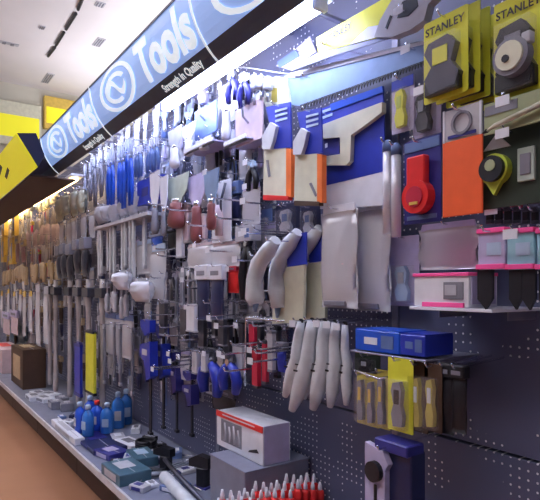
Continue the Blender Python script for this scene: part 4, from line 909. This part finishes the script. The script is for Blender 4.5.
DK = [('white', 'grey', 'white'), ('dnavy', 'lgrey', 'dark navy'), ('midblue', 'white', 'muted blue'), ('lgrey', 'indigo', 'pale grey'), ('black', 'lgrey', 'black')]
for i, (px, py) in enumerate([(152, 486), (158, 462), (176, 456), (186, 472), (150, 440), (136, 432), (104, 446), (172, 490), (128, 462), (160, 446), (70, 424), (76, 418), (62, 418), (140, 490), (116, 468)]):
    m_, l_, nm = DK[i % 5]
    carton('small_box', nm+' small packet lying loose on the crowded shelf', px, py, 0.07+0.02*(i % 3), 0.045+0.01*(i % 4), 0.018+0.008*(i % 3), m_, l_, rz=0.5*math.sin(i*2.1), group=nm+' loose packets')
for i, (px, py, m_) in enumerate([(146, 470, 'black'), (180, 482, 'midblue'), (166, 456, 'lgrey'), (122, 450, 'black')]):
    p = G(px, py, DECK); t = thing('screwdriver', ['black', 'muted blue', 'pale grey', 'black'][i]+' handled screwdriver lying on the crowded shelf', 'screwdriver', (p.x, p.y, DECK+0.013), 'loose black screwdrivers' if m_ == 'black' else None, 0.6*i-0.5)
    MB().tube([(0, 0, 0), (0.02, 0, 0), (0.06, 0, 0), (0.09, 0, 0)], [0.009, 0.013, 0.011, 0.007], 8).obj('handle', m_, t)
    MB().tube([(0.088, 0, 0), (0.19, 0, 0)], 0.0035, 6).obj('shaft', 'chrome', t)

# grey riser with the red and white bin, and red-handled drivers in a tray
Yr = 1.06; a = P(210, 470, Yr); b = Vector((-1.70, 0, 0)); zr = 0.563
t = thing('riser_box', 'pale grey riser box carrying the red and white bin', 'box', ((a.x+b.x)/2, (Yr+WY-0.01)/2, DECK))
MB().box(0, 0, (zr-DECK)/2, b.x-a.x, WY-0.01-Yr, zr-DECK, 0.004).obj('riser_body', 'deck', t)
MB().box(0, 0, zr-DECK-0.002, b.x-a.x+0.008, WY-0.008-Yr, 0.006, 0.001).obj('riser_top', 'deck', t)
a, b = P(217, 440, 1.15), P(263, 440, 1.15); W = b.x-a.x; H = 0.150
t = thing('display_bin', 'white carton bin with red top band and grey drawing on its front', 'bin', ((a.x+b.x)/2, 1.15, zr+0.002))
MB().box(0, 0.003, H/2, W, 0.006, H, 0.001).obj('front_wall', 'white', t); MB().box(0, 0.127, H/2, W, 0.006, H, 0.001).obj('rear_wall', 'white', t)
for s in (-1, 1): MB().box(s*(W/2-0.003), 0.065, H/2, 0.006, 0.12, H, 0.001).obj('side_wall', 'lilac' if s > 0 else 'dnavy', t)
MB().box(0, 0.065, 0.004, W*0.97, 0.12, 0.006, 0).obj('bin_floor', 'white', t)
MB().prism([(-W*0.5, H*0.84), (W*0.5, H*0.84), (W*0.5, H*1.0), (-W*0.5, H*1.0)], -0.004, 0.0).obj('red_band', 'red', t)
MB().box(0, -0.0045, H*0.93, W*0.7, 0.001, H*0.03, 0).obj('band_line', 'white', t)
MB().box(0, 0.068, H*0.97, W*0.97, 0.116, 0.008, 0.002).obj('lid', 'white', t)
for k in range(4): MB().tube([(-W*0.30+k*W*0.10, -0.001, H*0.72-0.01*(k % 2)), (-W*0.28+k*W*0.10, -0.001, H*0.45), (-W*0.30+k*W*0.11, -0.001, H*0.22)], 0.006, 6).obj('drawn_tool', 'lgrey', t)
MB().box(-W*0.16, -0.001, H*0.48, W*0.46, 0.002, H*0.62, 0).obj('drawing_panel', 'grey', t)
MB().prism([(W*0.22, H*0.2), (W*0.42, H*0.28), (W*0.38, H*0.36), (W*0.24, H*0.26)], -0.003, 0).obj('dark_mark', 'black', t)
t = thing('driver_tray', 'dark tray of red handled drivers beside the riser box', 'tray', (-1.62, 1.12, DECK))
MB().box(0, 0, 0.004, 0.11, 0.46, 0.008, 0.001).obj('tray_floor', 'dnavy', t)
for s_ in (-1, 1): MB().box(s_*0.055, 0, 0.06, 0.005, 0.46, 0.12, 0.001).obj('tray_wall', 'dkgreen', t)
for i in range(13):
    for j in (0, 1, 2):
        t = thing('nut_driver', 'red handled driver with pale tip standing in the dark tray', 'driver', (-1.656+0.036*j, 0.905+0.035*i, DECK+0.008), 'red handled drivers')
        h = 0.172+0.010*((i*3+j*2) % 4)
        MB().lathe([(0.012, 0), (0.015, 0.01), (0.012, h*0.4), (0.017, h*0.76), (0.016, h*0.86), (0.009, h*0.89)], 0, 0, 10).obj('handle', 'red', t)
        MB().lathe([(0.008, h*0.88), (0.008, h*0.96), (0.004, h*1.06)], 0, 0, 8).obj('tip', 'white', t)

# ------------------------------------------------------------------ crowded back layer: small packs and tools between the rows
def clutter(region, where, n, kinds, Y0=1.27, Y1=1.33):
    x0, y0, x1, y1 = region; rnd = random.Random(len(where)*31+n)
    cells = []; nx = max(1, int(round(math.sqrt(n*(x1-x0)/(y1-y0)*1.6)))); ny = max(1, int(round(n/nx)))
    for j in range(ny):
        for i in range(nx):
            cells.append((x0+(i+rnd.uniform(0.3, 0.7))*(x1-x0)/nx, y0+(j+rnd.uniform(0.0, 0.25))*(y1-y0)/ny))
    for px, py in cells:
        kind, desc, cat, build, mw, hm, kw = rnd.choice(kinds)
        Y = rnd.uniform(Y0, Y1); p = P(px, py, Y); H = hm*rnd.uniform(0.8, 1.2); W = mw*rnd.uniform(0.85, 1.1)
        t = thing(kind, desc+' '+where, cat, p, desc+' '+where); build(t, W, H, **kw)
        hook(p.x, p.z-0.006, Y-rnd.uniform(0.02, 0.07), '', True)
K_BLUE = ('parts_bag', 'pale blue small bag', 'bag', b_pack, 0.10, 0.17, dict(head='paleblue', inner='paleblue'))
K_LIL = ('parts_bag', 'lilac small bag', 'bag', b_pack, 0.10, 0.16, dict(head='lilac', inner='white'))
K_CARD = ('tool_card', 'white small blister card', 'card', b_card, 0.085, 0.19, dict(card='white', body='steel', accent='midblue', hk=0.2))
K_GCARD = ('tool_card', 'grey small blister card', 'card', b_card, 0.085, 0.18, dict(card='lgrey', body='darksteel', accent='lilac', hk=0.2))
K_NAVY = ('tool_card', 'navy small blister card', 'card', b_card, 0.08, 0.18, dict(card='midblue', body='lgrey', accent='white', hk=0.2))
K_KN = ('scraper', 'pale steel scraper', 'scraper', b_knife, 0.07, 0.20, dict(blade='white', handle='lilac'))
K_DR = ('screwdriver', 'grey handled screwdriver', 'screwdriver', b_driver, 0.03, 0.20, dict(shaft='chrome', handle='lgrey'))
K_PL = ('pliers', 'black gripped small pliers', 'pliers', b_pliers, 0.06, 0.18, dict(jaw='chrome', gripm='black'))
K_WR = ('spanner', 'bright steel spanner', 'spanner', b_wrench, 0.045, 0.20, dict(m='steel'))
K_DK = ('dark_pack', 'dark small pack', 'pack', b_headpack, 0.08, 0.16, dict(head='lgrey', body='dnavy'))
K_TAN = ('parts_bag', 'beige small bag', 'bag', b_pack, 0.12, 0.2, dict(head='beige', inner='tan'))
K_BRN = ('dark_pack', 'dark brown small pack', 'pack', b_headpack, 0.12, 0.2, dict(head='tan', body='brown'))
K_WOOD = ('brush', 'wooden handled brush', 'brush', b_driver, 0.05, 0.24, dict(shaft='beige', handle='wood'))
K_RED = ('parts_pack', 'red small pack', 'pack', b_headpack, 0.09, 0.16, dict(head='gold', body='crimson'))
clutter((176, 92, 266, 160), 'under the bright lamp', 26, [K_LIL, K_CARD, K_KN, K_PL, K_DR, K_BLUE])
clutter((132, 128, 178, 200), 'near the muted blue pliers', 24, [K_BLUE, K_CARD, K_KN, K_NAVY, K_DR])
clutter((150, 160, 262, 236), 'among the red-brown handled knives', 32, [K_LIL, K_CARD, K_GCARD, K_WR, K_DR, K_BLUE, K_NAVY])
clutter((132, 236, 262, 318), 'around the navy packs', 44, [K_BLUE, K_GCARD, K_WR, K_PL, K_DK, K_LIL, K_DR])
clutter((132, 308, 240, 384), 'above the bar clamps', 34, [K_DK, K_GCARD, K_WR, K_PL, K_NAVY, K_LIL])
clutter((86, 210, 136, 300), 'around the silver bars', 26, [K_BLUE, K_LIL, K_GCARD, K_WR, K_DK])
clutter((84, 296, 136, 384), 'beside the yellow level', 26, [K_DK, K_GCARD, K_WR, K_LIL, K_NAVY])
clutter((48, 200, 90, 300), 'above the sledge hammers', 26, [K_TAN, K_BRN, K_WOOD, K_GCARD, K_DK])
clutter((4, 205, 52, 345), 'in the warm lit bay', 60, [K_TAN, K_BRN, K_WOOD, K_RED, K_WOOD], 1.18, 1.3)
clutter((48, 300, 86, 370), 'behind the sledge hammers', 16, [K_DK, K_BRN, K_GCARD])
clutter((262, 205, 300, 240), 'under the orange edged sleeves', 6, [K_NAVY, K_GCARD, K_LIL], 1.30, 1.34)
clutter((240, 300, 292, 330), 'behind the chrome rack', 8, [K_GCARD, K_DK, K_LIL], 1.28, 1.33)

rnd = random.Random(5)                  # long empty hooks poking out between the packs
for i in range(34):
    px, py = rnd.uniform(150, 262), rnd.uniform(196, 372); Yh = rnd.uniform(1.05, 1.13); p = P(px, py, Yh)
    t = thing('long_hook', 'long bare chrome hook poking out among the crowded tools', 'hook', (p.x, Yh, p.z), 'long bare hooks')
    MB().tube([(0, WY-Yh+0.004, 0.004), (0, 0.01, 0), (0, -0.01, 0.003), (0, -0.016, 0.016)], 0.004, 6).obj('wire', 'chrome', t)
    MB().box(0, WY-Yh-0.004, 0.004, 0.03, 0.006, 0.04).obj('back_plate', 'chrome', t)
    if i % 3 == 0: MB().box(0, -0.018, 0.004, 0.036, 0.002, 0.024, 0).obj('price_ticket', 'white', t)
o = HOOKS.obj('peg_hooks', 'chrome', wb); o['kind'] = 'stuff'      # the hooks too small to pick apart
